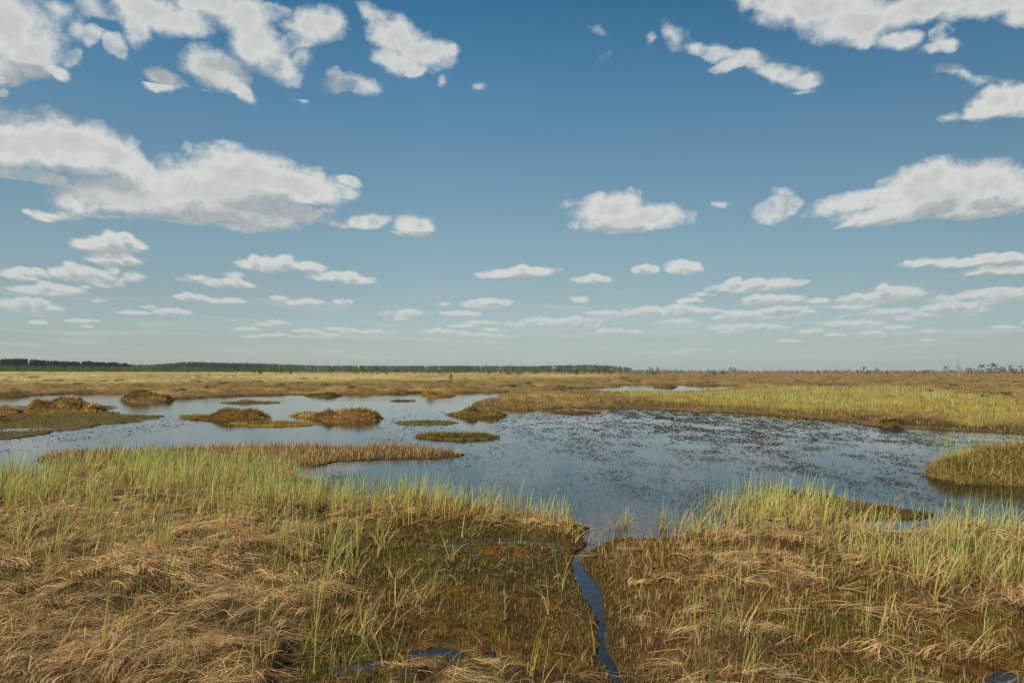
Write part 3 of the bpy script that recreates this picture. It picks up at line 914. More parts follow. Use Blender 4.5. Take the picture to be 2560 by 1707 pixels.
# short loose straws and stubs on the moss
B = Batch()
D = np.clip(near_w * G_MOSS * (.3 + .7 * sstep(fbm(GX * 1.6, GY * 1.6, 105, 3), .42, .62)), 0, 1) * sstep(H, -.02, .02)
x, y, r = scatter(7000, 4.0, 16, 1.4, D, 38)
n = len(x)
strands(B, x, y, rng.uniform(.05, .20, n), np.maximum(.0032, r * .0006) * rng.uniform(.5, 1.2, n), rng.uniform(.005, .03, n), STRAW, S=4, wild=1.2, tone=rng.uniform(.5, 1.05, n))
x, y, r = scatter(6000, 4.0, 16, 1.4, D, 38)
n = len(x); c = palette(n, STRAW) * .8
B.blades(np.stack([x, y, sample(H, x, y) - .01], 1), rng.uniform(0, 6.28, n), rng.uniform(.04, .14, n), np.abs(rng.normal(.3, .4, n)), rng.normal(.2, .5, n), np.maximum(.0032, r * .0006), c * .7, c, 4)
tag(B.build('loose_straw', M_STRAW), 'loose dead blades and stubs strewn on the wet moss', 'dead grass', kind='stuff')

# moss sprigs
B = Batch()
D = np.clip(near_w * (.45 + .55 * G_MOSS), 0, 1) * sstep(H, -.02, .015)
x, y, r = scatter(270000, 3.9, 16, 1.0, D, 38)
n = len(x)
c = palette(n, [(90, 82, 20), (116, 100, 26), (112, 74, 26), (64, 50, 16), (144, 122, 44)]) * (.45 + 1.1 * fbm(x * 2.2, y * 2.2, 103, 3))[:, None]
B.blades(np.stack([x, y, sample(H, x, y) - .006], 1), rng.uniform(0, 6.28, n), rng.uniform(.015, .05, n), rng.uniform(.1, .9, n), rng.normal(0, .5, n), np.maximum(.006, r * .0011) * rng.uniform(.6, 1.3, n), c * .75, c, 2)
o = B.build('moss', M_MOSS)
tag(o, 'dark olive and rusty wet moss around the little stream', 'moss', kind='stuff')

# short brown heather and stubble
B = Batch()
D = np.clip(G_BROWN * 1.3, 0, 1) * (.5 + .5 * sstep(lump_s, -.15, .12)) * sstep(H, -.02, .03)
x, y, r = scatter(150000, 4.2, 27, 1.3, D)
n = len(x)
c = palette(n, [(196, 158, 112), (168, 128, 82), (212, 178, 130), (144, 116, 64)]) * (.7 + .55 * fbm(x, y, 107, 3))[:, None]
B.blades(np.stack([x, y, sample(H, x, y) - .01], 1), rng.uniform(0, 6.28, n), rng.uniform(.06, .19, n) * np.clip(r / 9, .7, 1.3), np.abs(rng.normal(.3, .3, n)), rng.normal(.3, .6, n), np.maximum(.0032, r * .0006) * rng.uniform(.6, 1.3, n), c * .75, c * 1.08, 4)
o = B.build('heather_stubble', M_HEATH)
tag(o, 'short brown heather and stubble on the spit and near right bank', 'heather', kind='stuff')

# heath beyond the pools
B = Batch()
D = far_heath * (1 - strip * .75) * sstep(land, -.1, 1.0) * np.clip(.35 + .9 * sstep(lump_l + .5 * lump_s, -.15, .2), 0, 1) * (1 - .8 * np.clip(G_GREEN * 1.5, 0, 1))
D = np.where(shallow & (GV > 1005), sstep(H, -.02, .03), D)
x, y, r = scatter(460000, 19, 420, .2, D)
n = len(x)
gh = sample(H, x, y)
mead = sample(meadow, x, y)
sh = sample((shallow & (GV > 1005)).astype(float), x, y)
bn = .55 * fbm(x * .3, y * .3, 111, 4) + .45 * fbm(x * .09, y * .03, 112, 4); bn2 = fbm(x * .9, y * .9, 113, 3)
c = palette(n, [(172, 138, 84), (190, 156, 106), (140, 116, 60), (208, 176, 116), (154, 136, 68)])
c = np.where((bn > .54)[:, None], palette(n, [(164, 146, 72), (140, 122, 58), (186, 166, 96)]), c)
c = np.where((bn2 > .60)[:, None], palette(n, [(104, 70, 42), (120, 84, 54)]), c)
c = mixc(c, palette(n, [(200, 186, 120), (190, 176, 104), (206, 192, 138)]), mead)
c = mixc(c, palette(n, [(112, 106, 34), (126, 104, 42), (96, 94, 34)]), sh)
c *= (.5 + .98 * bn2)[:, None] * (.55 + .9 * fbm(x * .22, y * .10, 116, 3))[:, None]
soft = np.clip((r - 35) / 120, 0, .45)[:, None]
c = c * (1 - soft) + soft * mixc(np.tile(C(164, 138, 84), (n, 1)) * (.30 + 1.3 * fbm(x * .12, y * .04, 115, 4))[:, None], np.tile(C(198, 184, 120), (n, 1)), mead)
L = rng.uniform(.10, .28, n) * (1 - .6 * sh) * np.clip(40 / r, .65, 1.0)
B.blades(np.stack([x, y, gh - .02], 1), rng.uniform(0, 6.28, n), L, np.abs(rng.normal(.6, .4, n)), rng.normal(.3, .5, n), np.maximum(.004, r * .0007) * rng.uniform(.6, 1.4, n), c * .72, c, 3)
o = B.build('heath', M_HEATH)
tag(o, 'brown tussocky heath reaching from the pools to the scrub', 'heath', kind='stuff')

# pale green sedge of the far right bank
B = Batch()
D = np.clip(G_GREEN * 1.3, 0, 1) * far_heath * sstep(land, .1, .8) * (1 - strip * .8) * (.06 + 1.0 * sstep(fbm(GX * .45, GY * .32, 117, 4), .40, .57))
x, y, r = scatter(150000, 17, 100, .5, D)
n = len(x)
c1 = palette(n, [(176, 188, 116), (192, 194, 130), (158, 176, 110), (204, 196, 136)]); c0 = palette(n, [(166, 142, 76), (158, 146, 76)])
B.blades(np.stack([x, y, sample(H, x, y) - .02], 1), rng.uniform(0, 6.28, n), rng.uniform(.18, .42, n), np.abs(rng.normal(.12, .16, n)), np.abs(rng.normal(.2, .35, n)), np.maximum(.004, r * .00055) * rng.uniform(.6, 1.4, n), c0, c1, 4)
# reeds standing in the shallow water before it
ru, rv = rng.uniform(2280, 2900, 900), rng.uniform(1074, 1124, 900)
x, y = unproject(ru, rv)
k = fbm(x * 1.2, y * 1.2, 119, 3) > .48
x, y = x[k], y[k]
n = len(x)
B.blades(np.stack([x, y, np.full(n, -.02)], 1), rng.uniform(0, 6.28, n), rng.uniform(.15, .4, n), np.abs(rng.normal(.1, .12, n)), np.abs(rng.normal(.15, .3, n)), np.full(n, .009), palette(n, GREEN0), palette(n, GREEN1), 4)
o = B.build('bank_sedge', M_GREEN)
tag(o, 'pale yellow green sedge along the far bank of the pool', 'sedge', kind='stuff')

# water weeds: dark sprigs floating in drifts
B = Batch()
def weed_density(x, y):
    u, v = project(x, y)
    d = np.maximum.reduce([
        .95 * inside_px([(1520, 1022), (1800, 1030), (2100, 1050), (2350, 1080), (2700, 1110), (2700, 1320), (2400, 1280), (2150, 1225), (1900, 1190), (1750, 1130), (1560, 1060)], u, v, 28),
        .50 * inside_px([(1250, 1050), (1500, 1030), (1800, 1060), (1950, 1200), (1950, 1270), (1600, 1280), (1500, 1180), (1300, 1090)], u, v, 40),
        .13 * inside_px([(900, 1040), (2600, 1040), (2600, 1330), (1500, 1350), (1250, 1250), (1100, 1180), (900, 1080)], u, v, 30),
        .20 * inside_px([(150, 1070), (450, 1040), (480, 1060), (250, 1110), (60, 1130), (-100, 1130), (0, 1105)], u, v, 10),
        .5 * inside_px([(720, 1176), (820, 1180), (900, 1180), (860, 1225), (740, 1200)], u, v, 12)])
    q = fbm(x * .7, y * .28, 131, 4, .6); q2 = fbm(x * 2.6, y * 1.1, 133, 3)
    return d * sstep(q, .22, .52) * (.22 + .78 * sstep(q2, .36, .62)) * (sample(H, x, y) < -.03)
x, y, r = scatter(540000, 10.5, 70, .3, weed_density)
n = len(x)
a = math.pi / 2 + rng.normal(0, .7, n)
L = rng.uniform(.015, .07, n) * np.clip(r / 16, .8, 2.4)
S = 3
P = np.zeros((n, S + 1, 3)); t = np.linspace(-.5, .5, S + 1)
cv = rng.normal(0, .25, n)
P[..., 0] = x[:, None] + np.sin(a)[:, None] * L[:, None] * t + (cv * L)[:, None] * (t ** 2)
P[..., 1] = y[:, None] + np.cos(a)[:, None] * L[:, None] * t
P[..., 2] = .003 + (rng.uniform(0, 1, n) ** 2 * .014)[:, None] * (1 + np.linspace(-.8, .8, S + 1))
tl = rng.uniform(-.5, .5, n)
side = np.stack([np.cos(a) * np.cos(tl), -np.sin(a) * np.cos(tl), np.sin(tl)], 1)
c = palette(n, [(48, 42, 26), (62, 52, 30), (38, 38, 26), (74, 54, 34)])
B.strips(P, side, np.maximum(.005, r * .0007) * rng.uniform(.5, 1.5, n), c, c)
o = B.build('water_weeds', M_WEED)
tag(o, 'dark sprigs of water weed floating in drifts on the right of the pool', 'water weed', kind='stuff')

# ------------------------------------------------------------------ islets and hummocks in the pools
def thing(name, label, cat, loc, group=None):
    o = bpy.data.objects.new(name, None)
    o.empty_display_size = .2
    o.location = loc
    COL.objects.link(o)
    return tag(o, label, cat, group)

def mound_mat():
    m = ground_mat()
    m.name = 'islet_moss'
    return m
M_MOUND = mound_mat()
BROWN = [(200, 158, 94), (174, 136, 72), (216, 180, 120), (146, 120, 54)]
DARKB = [(156, 122, 66), (124, 100, 48), (182, 146, 84), (134, 122, 52)]
MOSSY = [(116, 96, 34), (132, 104, 38), (96, 78, 28)]
TAN = [(204, 164, 102), (186, 140, 82), (212, 180, 120), (160, 122, 60)]

def islet(name, label, outline, bumps, base_h, n_blades, Lr, cols, moss, group='islets in the pools', green=0, wmul=1.0, part='grass', seed=0):
    n_blades = int(n_blades * 1.6)
    wmul = wmul * 1.25
    """OUTLINE in photo pixels at water level; BUMPS (u, v, half width px, height m, depth ratio)"""
    W = ground_poly(outline)
    c = W.mean(0)
    rays = 80
    ang = np.linspace(0, 2 * math.pi, rays + 1)[:-1]
    # radius of the outline along each ray (star shape about the centre)
    ed = np.zeros(rays)
    for i, a in enumerate(ang):
        d = np.array([math.cos(a), math.sin(a)]); best = 0.05
        for k in range(len(W)):
            p, q = W[k] - c, W[(k + 1) % len(W)] - c
            e = q - p
            den = d[0] * e[1] - d[1] * e[0]
            if abs(den) < 1e-9: continue
            t = (p[0] * e[1] - p[1] * e[0]) / den
            s = (p[0] * d[1] - p[1] * d[0]) / den
            if t > 0 and -1e-6 <= s <= 1 + 1e-6: best = max(best, t)
        ed[i] = best
    ed = (np.roll(ed, 1) + 2 * ed + np.roll(ed, -1)) / 4
    rim = fbm(np.cos(ang) * 2.2 + c[0], np.sin(ang) * 2.2 + c[1], 201 + seed, 3)
    rim2 = fbm(np.cos(ang) * 9 + c[0], np.sin(ang) * 9 + c[1], 203 + seed, 2)
    ed = ed * (.72 + .36 * rim + .22 * rim2)
    bl = []
    for (u, v, hw, h, dr) in bumps:
        bx, by = unproject(u, v)
        rx = hw * math.hypot(bx, by) / F_PX
        bl.append((bx - c[0], by - c[1], rx, rx * dr, h))
    def height(x, y, s):
        z = -.07 + (base_h + .07) * sstep(1.04 - s, 0, .28) + .05 * (fbm((x + c[0]) * 3, (y + c[1]) * 3, 207 + seed, 3) - .5) * sstep(1 - s, 0, .2)
        for (bx, by, rx, ry, h) in bl:
            d = ((x - bx) / rx) ** 2 + ((y - by) / ry) ** 2
            d = d * (.55 + .9 * fbm((x + c[0]) * 2.6, (y + c[1]) * 2.6, 215 + seed, 3))
            k = np.clip(1 - d, 0, 1) ** .8
            z = z + h * .60 * k * (.45 + 1.0 * fbm((x + c[0]) * 3.4, (y + c[1]) * 3.4, 209 + seed, 3))
        return z
    rings = np.linspace(0, 1.12, 20)[1:]
    A, S_ = np.meshgrid(ang, rings)
    X = np.cos(A) * ed[None] * S_; Y = np.sin(A) * ed[None] * S_
    Z = height(X, Y, S_)
    V = np.vstack([np.stack([X, Y, Z], -1).reshape(-1, 3), [[0, 0, float(height(np.zeros(1), np.zeros(1), np.zeros(1))[0])]]])
    I = np.arange(len(rings) * rays).reshape(len(rings), rays)
    J = np.concatenate([I, I[:, :1]], 1)
    q = np.stack([J[:-1, :-1], J[1:, :-1], J[1:, 1:], J[:-1, 1:]], -1).reshape(-1, 4)
    fan = np.stack([np.full(rays, len(V) - 1), I[0], np.roll(I[0], -1)], -1)
    mc = np.array([lin(*k) for k in moss]) * np.array([.86, .96, 1.0])
    t = fbm((V[:, 0] + c[0]) * 2.5, (V[:, 1] + c[1]) * 2.5, 211, 3)
    tone = mc[0] + (mc[1] - mc[0]) * sstep(t, .35, .65)[:, None]
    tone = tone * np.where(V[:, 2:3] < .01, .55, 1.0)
    root = thing(name, label, 'hummock' if bumps else 'islet', (c[0], c[1], 0), group)
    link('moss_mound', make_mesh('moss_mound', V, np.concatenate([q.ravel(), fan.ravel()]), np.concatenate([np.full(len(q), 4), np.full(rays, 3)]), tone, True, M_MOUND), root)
    B = Batch()
    k = rng.integers(0, rays, n_blades); s = np.sqrt(rng.uniform(0, 1, n_blades)) * 1.0
    a = ang[k] + rng.uniform(0, 2 * math.pi / rays, n_blades)
    s = s * rng.uniform(.9, 1.06, n_blades)
    x, y = np.cos(a) * ed[k] * s, np.sin(a) * ed[k] * s
    z = height(x, y, s)
    zt = height(x * 1.06, y * 1.06, s * 1.06)
    ok = (z > -.02) & (rng.uniform(0, 1, n_blades) < .25 + 3.0 * np.clip(z, 0, .25) + .3)
    x, y, z, a, s = x[ok], y[ok], z[ok], a[ok], s[ok]
    n = len(x)
    R = np.hypot(c[0], c[1])
    hgt = np.clip(z / max(.05, base_h + max([b[4] for b in bl], default=0)), 0, 1)
    c1 = palette(n, cols) * (.5 + 1.0 * fbm((x + c[0]) * 1.7, (y + c[1]) * 1.7, 213, 3))[:, None]
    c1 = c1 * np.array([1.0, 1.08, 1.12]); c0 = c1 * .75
    L = rng.uniform(Lr[0], Lr[1], n) * (.5 + .5 * hgt)
    az = np.pi / 2 - a + rng.normal(0, .9, n)
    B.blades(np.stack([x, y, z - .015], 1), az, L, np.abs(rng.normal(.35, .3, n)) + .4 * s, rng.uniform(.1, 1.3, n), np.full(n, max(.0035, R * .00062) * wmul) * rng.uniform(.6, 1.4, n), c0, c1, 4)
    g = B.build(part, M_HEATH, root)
    tag(g, kind='stuff')
    if green:
        B = Batch()
        k = rng.integers(0, rays, green); s = np.sqrt(rng.uniform(0, 1, green)) * .95
        x, y = np.cos(ang[k]) * ed[k] * s, np.sin(ang[k]) * ed[k] * s
        z = height(x, y, s)
        n = green
        B.blades(np.stack([x, y, z - .01], 1), rng.uniform(0, 6.28, n), rng.uniform(Lr[1] * .7, Lr[1] * 1.5, n), np.abs(rng.normal(.12, .15, n)), np.abs(rng.normal(.15, .3, n)), np.full(n, max(.0035, R * .0005)), palette(n, GREEN0), palette(n, GREEN1), 4)
        tag(B.build('sedge', M_GREEN, root), kind='stuff')
    return root

islet('hummock', 'big shaggy brown hummock at the far left shore of the pool', [(306, 1001), (330, 994), (370, 991), (420, 995), (432, 1002), (400, 1007), (350, 1008), (318, 1006)],
      [(366, 1000), ][0:0] + [(355, 1000, 44, .78, 1.0), (402, 1002, 30, .5, 1.0)], .12, 5200, (.16, .34), TAN + DARKB, [(104, 80, 36), (120, 92, 48)], seed=1)
islet('hummock', 'wide straw coloured hummock on the flat moss at the left', [(56, 1031), (90, 1024), (160, 1021), (240, 1024), (276, 1030), (230, 1036), (150, 1038), (80, 1037)],
      [(140, 1031, 62, .56, .8), (205, 1030, 55, .42, .8), (90, 1032, 32, .3, .9)], .10, 7000, (.16, .36), TAN, [(112, 90, 40), (130, 100, 50)], seed=2)
islet('hummock', 'small tan hummock cut by the left picture edge, beside the wide hummock', [(-60, 1033), (-30, 1026), (10, 1025), (46, 1031), (30, 1037), (-30, 1039)], [(0, 1032, 44, .32, .8)], .08, 2600, (.14, .3), TAN, [(112, 90, 40), (130, 100, 50)], seed=3)
islet('hummock', 'small dark brown hummock at the left picture edge in front of the wide hummock', [(-50, 1058), (-20, 1050), (10, 1050), (26, 1057), (0, 1063), (-40, 1064)], [(-6, 1057, 26, .26, .9)], .05, 1800, (.1, .24), DARKB, [(88, 66, 30), (100, 76, 34)], seed=4)
islet('hummock', 'rounded dark topped hummock with a low rusty tail to its left', [(440, 1044), (480, 1039), (540, 1039), (600, 1036), (660, 1039), (684, 1045), (660, 1051), (590, 1053), (520, 1050), (470, 1048)],
      [(606, 1045, 62, .46, .75), (560, 1045, 36, .22, .8)], .06, 5200, (.12, .28), DARKB + BROWN[:2], [(126, 82, 28), (104, 72, 30)], seed=5)
islet('islet', 'flat yellow moss islet just in front of the dark topped hummock', [(556, 1058), (600, 1055), (680, 1053), (790, 1056), (812, 1060), (750, 1065), (660, 1068), (600, 1064)], [], .045, 1300, (.05, .13), [(158, 128, 42), (140, 104, 38)], [(150, 116, 34), (134, 100, 34)], seed=6)
islet('hummock', 'shaggy rusty hummock with a long low tail, standing over its reflection', [(700, 1037), (770, 1034), (840, 1033), (920, 1036), (958, 1045), (940, 1055), (880, 1059), (815, 1055), (770, 1046)],
      [(890, 1047, 66, .50, .8), (830, 1046, 46, .30, .8), (775, 1040, 40, .14, .6)], .07, 6200, (.14, .32), BROWN, [(124, 84, 34), (108, 76, 34)], seed=7)
islet('islet', 'thin flat olive islet right of the hummock with the long tail', [(962, 1056), (1020, 1052), (1100, 1053), (1156, 1056), (1120, 1061), (1020, 1062)], [], .035, 1000, (.04, .12), MOSSY, [(104, 90, 34), (116, 96, 40)], seed=8)
islet('hummock', 'low long hummock of brown tufts alone in the middle of the pool', [(1112, 1037), (1150, 1031), (1210, 1029), (1262, 1034), (1280, 1039), (1240, 1044), (1180, 1046), (1140, 1042)],
      [(1205, 1038, 50, .26, .8), (1165, 1038, 34, .16, .8), (1240, 1039, 26, .16, .8)], .06, 4200, (.10, .24), BROWN + MOSSY[:2], [(112, 84, 32), (98, 78, 30)], seed=9)
islet('islet', 'small thin reddish islet under the point of the far bank', [(1368, 1030), (1410, 1028), (1470, 1028), (1516, 1032), (1480, 1036), (1420, 1037)], [(1424, 1031, 16, .16, 1.0), (1460, 1032, 26, .07, 1.0)], .04, 1500, (.05, .14), DARKB, [(86, 58, 28), (72, 52, 26)], seed=10)
islet('islet', 'flat olive islet edged with reeds in mid pool', [(1022, 1091), (1060, 1085), (1140, 1083), (1220, 1087), (1268, 1094), (1230, 1100), (1150, 1103), (1070, 1098)], [], .05, 3000, (.05, .14), MOSSY, [(116, 98, 36), (100, 84, 32)], green=60, seed=11)
islet('islet', 'small rusty islet near the far shore below the yellow shrub', [(1052, 989), (1080, 985), (1115, 985), (1140, 989), (1110, 993), (1075, 993)], [(1096, 989, 34, .2, 1.0)], .10, 1800, (.1, .24), BROWN, [(140, 90, 40), (120, 84, 36)], seed=12)
islet('islet', 'sparse greenish islet near the far shore, reeds trailing in the water', [(760, 989), (790, 986), (825, 986), (856, 989), (830, 994), (785, 994)], [(818, 990, 24, .26, 1.0)], .08, 1500, (.12, .3), MOSSY + DARKB[:1], [(100, 88, 40), (90, 76, 36)], seed=13)
islet('hummock', 'large shaggy hummock rising from dark water at the right picture edge', [(2302, 1192), (2345, 1172), (2430, 1154), (2560, 1146), (2720, 1150), (2840, 1176), (2800, 1204), (2650, 1216), (2480, 1214), (2370, 1208)],
      [(2440, 1186, 105, .28, .8), (2540, 1180, 125, .36, .75), (2660, 1182, 120, .34, .75), (2370, 1192, 56, .18, .7)], .10, 17000, (.16, .36), TAN + [(176, 156, 80), (160, 146, 74), (188, 166, 96)], [(120, 96, 42), (106, 90, 38)], green=520, seed=14, wmul=.8)
islet('hummock', 'little green brown tussock against the dark moss of the right bank', [(2196, 1062), (2220, 1058), (2250, 1060), (2262, 1065), (2230, 1069), (2205, 1068)], [(2229, 1064, 27, .24, .9)], .06, 1500, (.1, .24), MOSSY + TAN[:1], [(110, 86, 34), (96, 76, 30)], seed=15)
islet('islet', 'tiny brown islet in the narrow far pool', [(1630, 968), (1650, 965), (1680, 965), (1694, 968), (1670, 971), (1645, 971)], [(1668, 968, 16, .3, 1.0)], .12, 900, (.12, .3), DARKB, [(110, 80, 40), (96, 70, 36)], seed=16)
islet('islet', 'flat weedy streak behind the dark topped hummock', [(536, 1007), (600, 1003), (680, 1003), (716, 1006), (660, 1009), (580, 1011)], [(615, 1006, 24, .2, 1.2)], .03, 1200, (.08, .24), MOSSY + BROWN[:2], [(104, 84, 38), (92, 74, 36)], seed=17)
islet('islet', 'thin dark streak of moss in the far water', [(968, 1002), (1005, 1000.5), (1046, 1001), (1020, 1003), (985, 1003.5)], [], .04, 500, (.05, .12), DARKB, [(74, 56, 30), (66, 52, 28)], seed=18)

# ------------------------------------------------------------------ single tufts of sedge on the near moss and at the water's edge
TUFTS = [(1388, 1540, .44, 'pair of tall green blades over a bent dry blade beside the stream'), (1040, 1525, .42, 'tall straight sedge tuft, right of three on the dark moss'), (985, 1532, .38, 'leaning sedge tuft, left of three on the dark moss'),
         (1062, 1512, .5, 'lone slender sedge between two thicker tufts on the dark moss'), (1128, 1415, .38, 'single upright sedge blade at the back of the moss by the puddles'), (920, 1608, .40, 'sedge tuft splaying to the right at the front of the moss'),
         (888, 1604, .46, 'straight yellow sedge tuft left of the splaying one'), (992, 1462, .22, 'short bent sedge tuft near the middle of the moss'), (896, 1406, .40, 'bluish sedge tuft at the left rim of the moss'),
         (1855, 1634, .46, 'tall dark green sedge spear in the right foreground straw'), (2395, 1655, .40, 'green sedge tuft leaning over black mud in the right corner'), (2452, 1652, .36, 'upright sedge stem on black mud in the right corner'),
         (2262, 1588, .46, 'wide fan of sedge in the right foreground'), (2190, 1602, .42, 'thin bluish sedge group left of the wide fan'), (672, 1578, .42, 'yellow sedge tuft at the edge of the left straw'),
         (192, 1592, .30, 'short sedge spear in the front left straw'), (108, 1482, .44, 'long leaning sedge tuft in the left straw'), (160, 1540, .36, 'slim sedge tuft left of centre in the left straw'),
         (422, 1462, .46, 'tall bluish sedge spear in the middle of the left straw'), (488, 1486, .30, 'short bright sedge tuft right of the tall bluish spear'), (628, 1512, .34, 'sedge tuft before the dark hollow of the left straw'),
         (1540, 1322, .34, 'sedge tuft standing in the water at the mouth of the stream'), (1566, 1312, .30, 'smaller sedge tuft in the water right of the stream mouth'), (1660, 1322, .40, 'sedge tuft on a small dead clump in the water'),
         (1760, 1318, .44, 'full sedge tuft in the water before the right bank'), (1812, 1302, .42, 'sedge tuft in the water nearest the right bank'), (1420, 1338, .34, 'sedge tuft at the tip of the left bank'), (1478, 1352, .24, 'sedge stubble on moss at the stream mouth')]
for i, (u, v, h, lab) in enumerate(TUFTS):
    x, y = unproject(u, v)
    z = max(-.02, float(sample(H, np.array([x]), np.array([y]))[0]))
    root = thing('sedge_tuft', lab, 'sedge tuft', (float(x), float(y), z), 'single sedge tufts')
    r = math.hypot(x, y)
    fullness = 1.8 if v < 1350 else 1.0
    B = Batch(); zz = np.zeros(2) if fullness > 1 else np.zeros(1)
    m = len(zz)
    sedge(B, rng.normal(0, .03, m), rng.normal(0, .03, m), zz, 5 * fullness, h * .6, h * 1.05, max(.0042, r * .00055), 1.0, .03)
    B.build('green_blade', M_GREEN, root)['kind'] = 'stuff'
    B = Batch()
    n = int(16 * fullness)
    th = rng.uniform(0, 6.28, n)
    B.blades(np.stack([rng.normal(0, .04, n), rng.normal(0, .04, n), np.zeros(n)], 1), th, rng.uniform(.15, .42, n), rng.uniform(.3, 1.1, n), rng.uniform(.3, 1.4, n), np.full(n, max(.004, r * .0005)), palette(n, STRAW), palette(n, DRY), 6)
    B.build('dead_blade', M_STRAW, root)['kind'] = 'stuff'

# ------------------------------------------------------------------ trees and shrubs
LEAF_PINE = [(44, 58, 36), (58, 74, 38), (36, 50, 38), (70, 84, 42)]
LEAF_YOUNG = [(112, 118, 40), (132, 132, 44), (96, 108, 42)]
LEAF_YELL = [(156, 136, 40), (140, 128, 44), (170, 142, 48)]
LEAF_SCRUB = [(84, 98, 42), (70, 84, 40), (98, 106, 46), (60, 74, 38)]
LEAF_HEATH = [(84, 62, 38), (66, 50, 32), (76, 72, 36)]

def blob(B, c, r, n, size, cols, squash=1.0, flat=.3):
    d = rng.normal(size=(n, 3)); d /= np.linalg.norm(d, axis=1, keepdims=True)
    rad = rng.uniform(0, 1, n) ** .45
    p = np.asarray(c) + d * rad[:, None] * np.array([r, r, r * squash])
    B.leaves(p, rng.uniform(.6, 1.3, n) * size, palette(n, cols, .2), flat, 1.3)

def tree_parts(kind, h, seed, root):
    """trunk (with limbs) and crown of one tree of height H metres"""
    global rng
    keep, rng = rng, np.random.default_rng(seed)
    T, K = Batch(), Batch()
    bark = C(128, 104, 84) if kind in ('pine', 'young', 'bush') else C(150, 146, 140)
    sway = rng.normal(0, .03, 2) * h
    def axis(t):
        return np.array([sway[0] * t ** 2 + .02 * h * math.sin(t * 5 + seed), sway[1] * t ** 2, h * t])
    r0 = max(.05, h * .016)
    if kind == 'pine':                                   # bare leaning trunk, flat layered crown
        T.tube([axis(t) for t in np.linspace(0, .96, 7)], np.linspace(r0 * 1.3, r0 * .3, 7), bark)
        for i in range(9):
            t = rng.uniform(.50, .97); a = rng.uniform(0, 6.28); l = h * rng.uniform(.12, .30) * (1.15 - .5 * (t - .5))
            p = axis(t); q = p + np.array([math.cos(a) * l, math.sin(a) * l, l * .25])
            T.tube([p, (p + q) / 2 + [0, 0, .02 * h], q], [r0 * .4, r0 * .28, r0 * .1], bark, 4)
            blob(K, q, h * rng.uniform(.07, .13), 34, h * .026, LEAF_PINE, .5, .3)
        blob(K, axis(.95), h * .16, 60, h * .026, LEAF_PINE, .45)
    elif kind == 'young':                                # small pointed pine with whorls
        T.tube([axis(t) for t in np.linspace(0, 1, 5)], np.linspace(r0, r0 * .2, 5), bark)
        for t in np.linspace(.15, .97, 8):
            for a in rng.uniform(0, 6.28, 5):
                l = h * .30 * (1.06 - t)
                blob(K, axis(t) + [math.cos(a) * l * .8, math.sin(a) * l * .8, l * .35], h * .05, 12, h * .03, LEAF_YOUNG, 1.3, 0)
    elif kind in ('bush', 'yellow', 'heather'):
        cols = {'bush': LEAF_SCRUB, 'yellow': LEAF_YELL, 'heather': LEAF_HEATH}[kind]
        for i in range(7):
            a = rng.uniform(0, 6.28); l = h * rng.uniform(.1, .5)
            q = np.array([math.cos(a) * l, math.sin(a) * l, h * rng.uniform(.35, .85) * (1 - .35 * l / h)])
            T.tube([[0, 0, -.05], q * [.4, .4, .6], q], [h * .02, h * .014, h * .005], bark, 4)
            blob(K, q, h * rng.uniform(.16, .28), 46, h * .035, cols, .8, .15)
    elif kind == 'birch':                                # slim tree with airy yellow green crown
        T.tube([axis(t) for t in np.linspace(0, 1, 7)], np.linspace(r0, r0 * .2, 7), C(150, 140, 124))
        for i in range(26):
            t = rng.uniform(.22, 1); a = rng.uniform(0, 6.28); l = h * .24 * (1.15 - t)
            q = axis(t) + [math.cos(a) * l, math.sin(a) * l, l * .6]
            T.tube([axis(t), q], [r0 * .3, r0 * .1], bark, 3)
            blob(K, q, h * .07, 12, h * .022, LEAF_YOUNG, 1.2, 0)
    else:                                                # dead birch: white trunk, fan of fine grey twigs
        T.tube([axis(t) for t in np.linspace(0, .9, 7)], np.linspace(max(.08, r0 * 1.3), r0 * .5, 7), bark)
        gr = C(118, 112, 108)
        for i in range(46 if kind == 'dead' else 12):
            t = rng.uniform(.36, .95); a = rng.uniform(0, 6.28); l = h * rng.uniform(.10, .26) * (1.2 - t)
            p = axis(t); q = p + np.array([math.cos(a) * l * .5, math.sin(a) * l * .5, l * 1.0])
            K.tube([p, (p + q) / 2 + [math.cos(a) * l * .12, math.sin(a) * l * .12, 0], q], [r0 * .32, r0 * .24, r0 * .12], gr, 3)
    rng = keep
    T.build('trunk', M_BARK, root)
    K.build('crown', M_LEAF, root)

def plant_tree(name, label, kind, u, vt, vb, dist=None, group=None, cat='tree', width=1.0, seed=None):
    d = dist if dist else 1.75 * F_PX / (vb - 928.0)
    x, y = d * (u - U0) / F_PX, d
    z = float(sample(H, np.array([x]), np.array([y]))[0])
    top = CAM_H - (vt - 928.0) / F_PX * d
    h = max(.3, top - z)
    root = thing(name, label, cat, (x, y, z - .03), group)
    tree_parts(kind, h, seed if seed is not None else int(u * 7 + vt), root)
    if width != 1.0:
        root.scale = (width, width, 1)
    return root

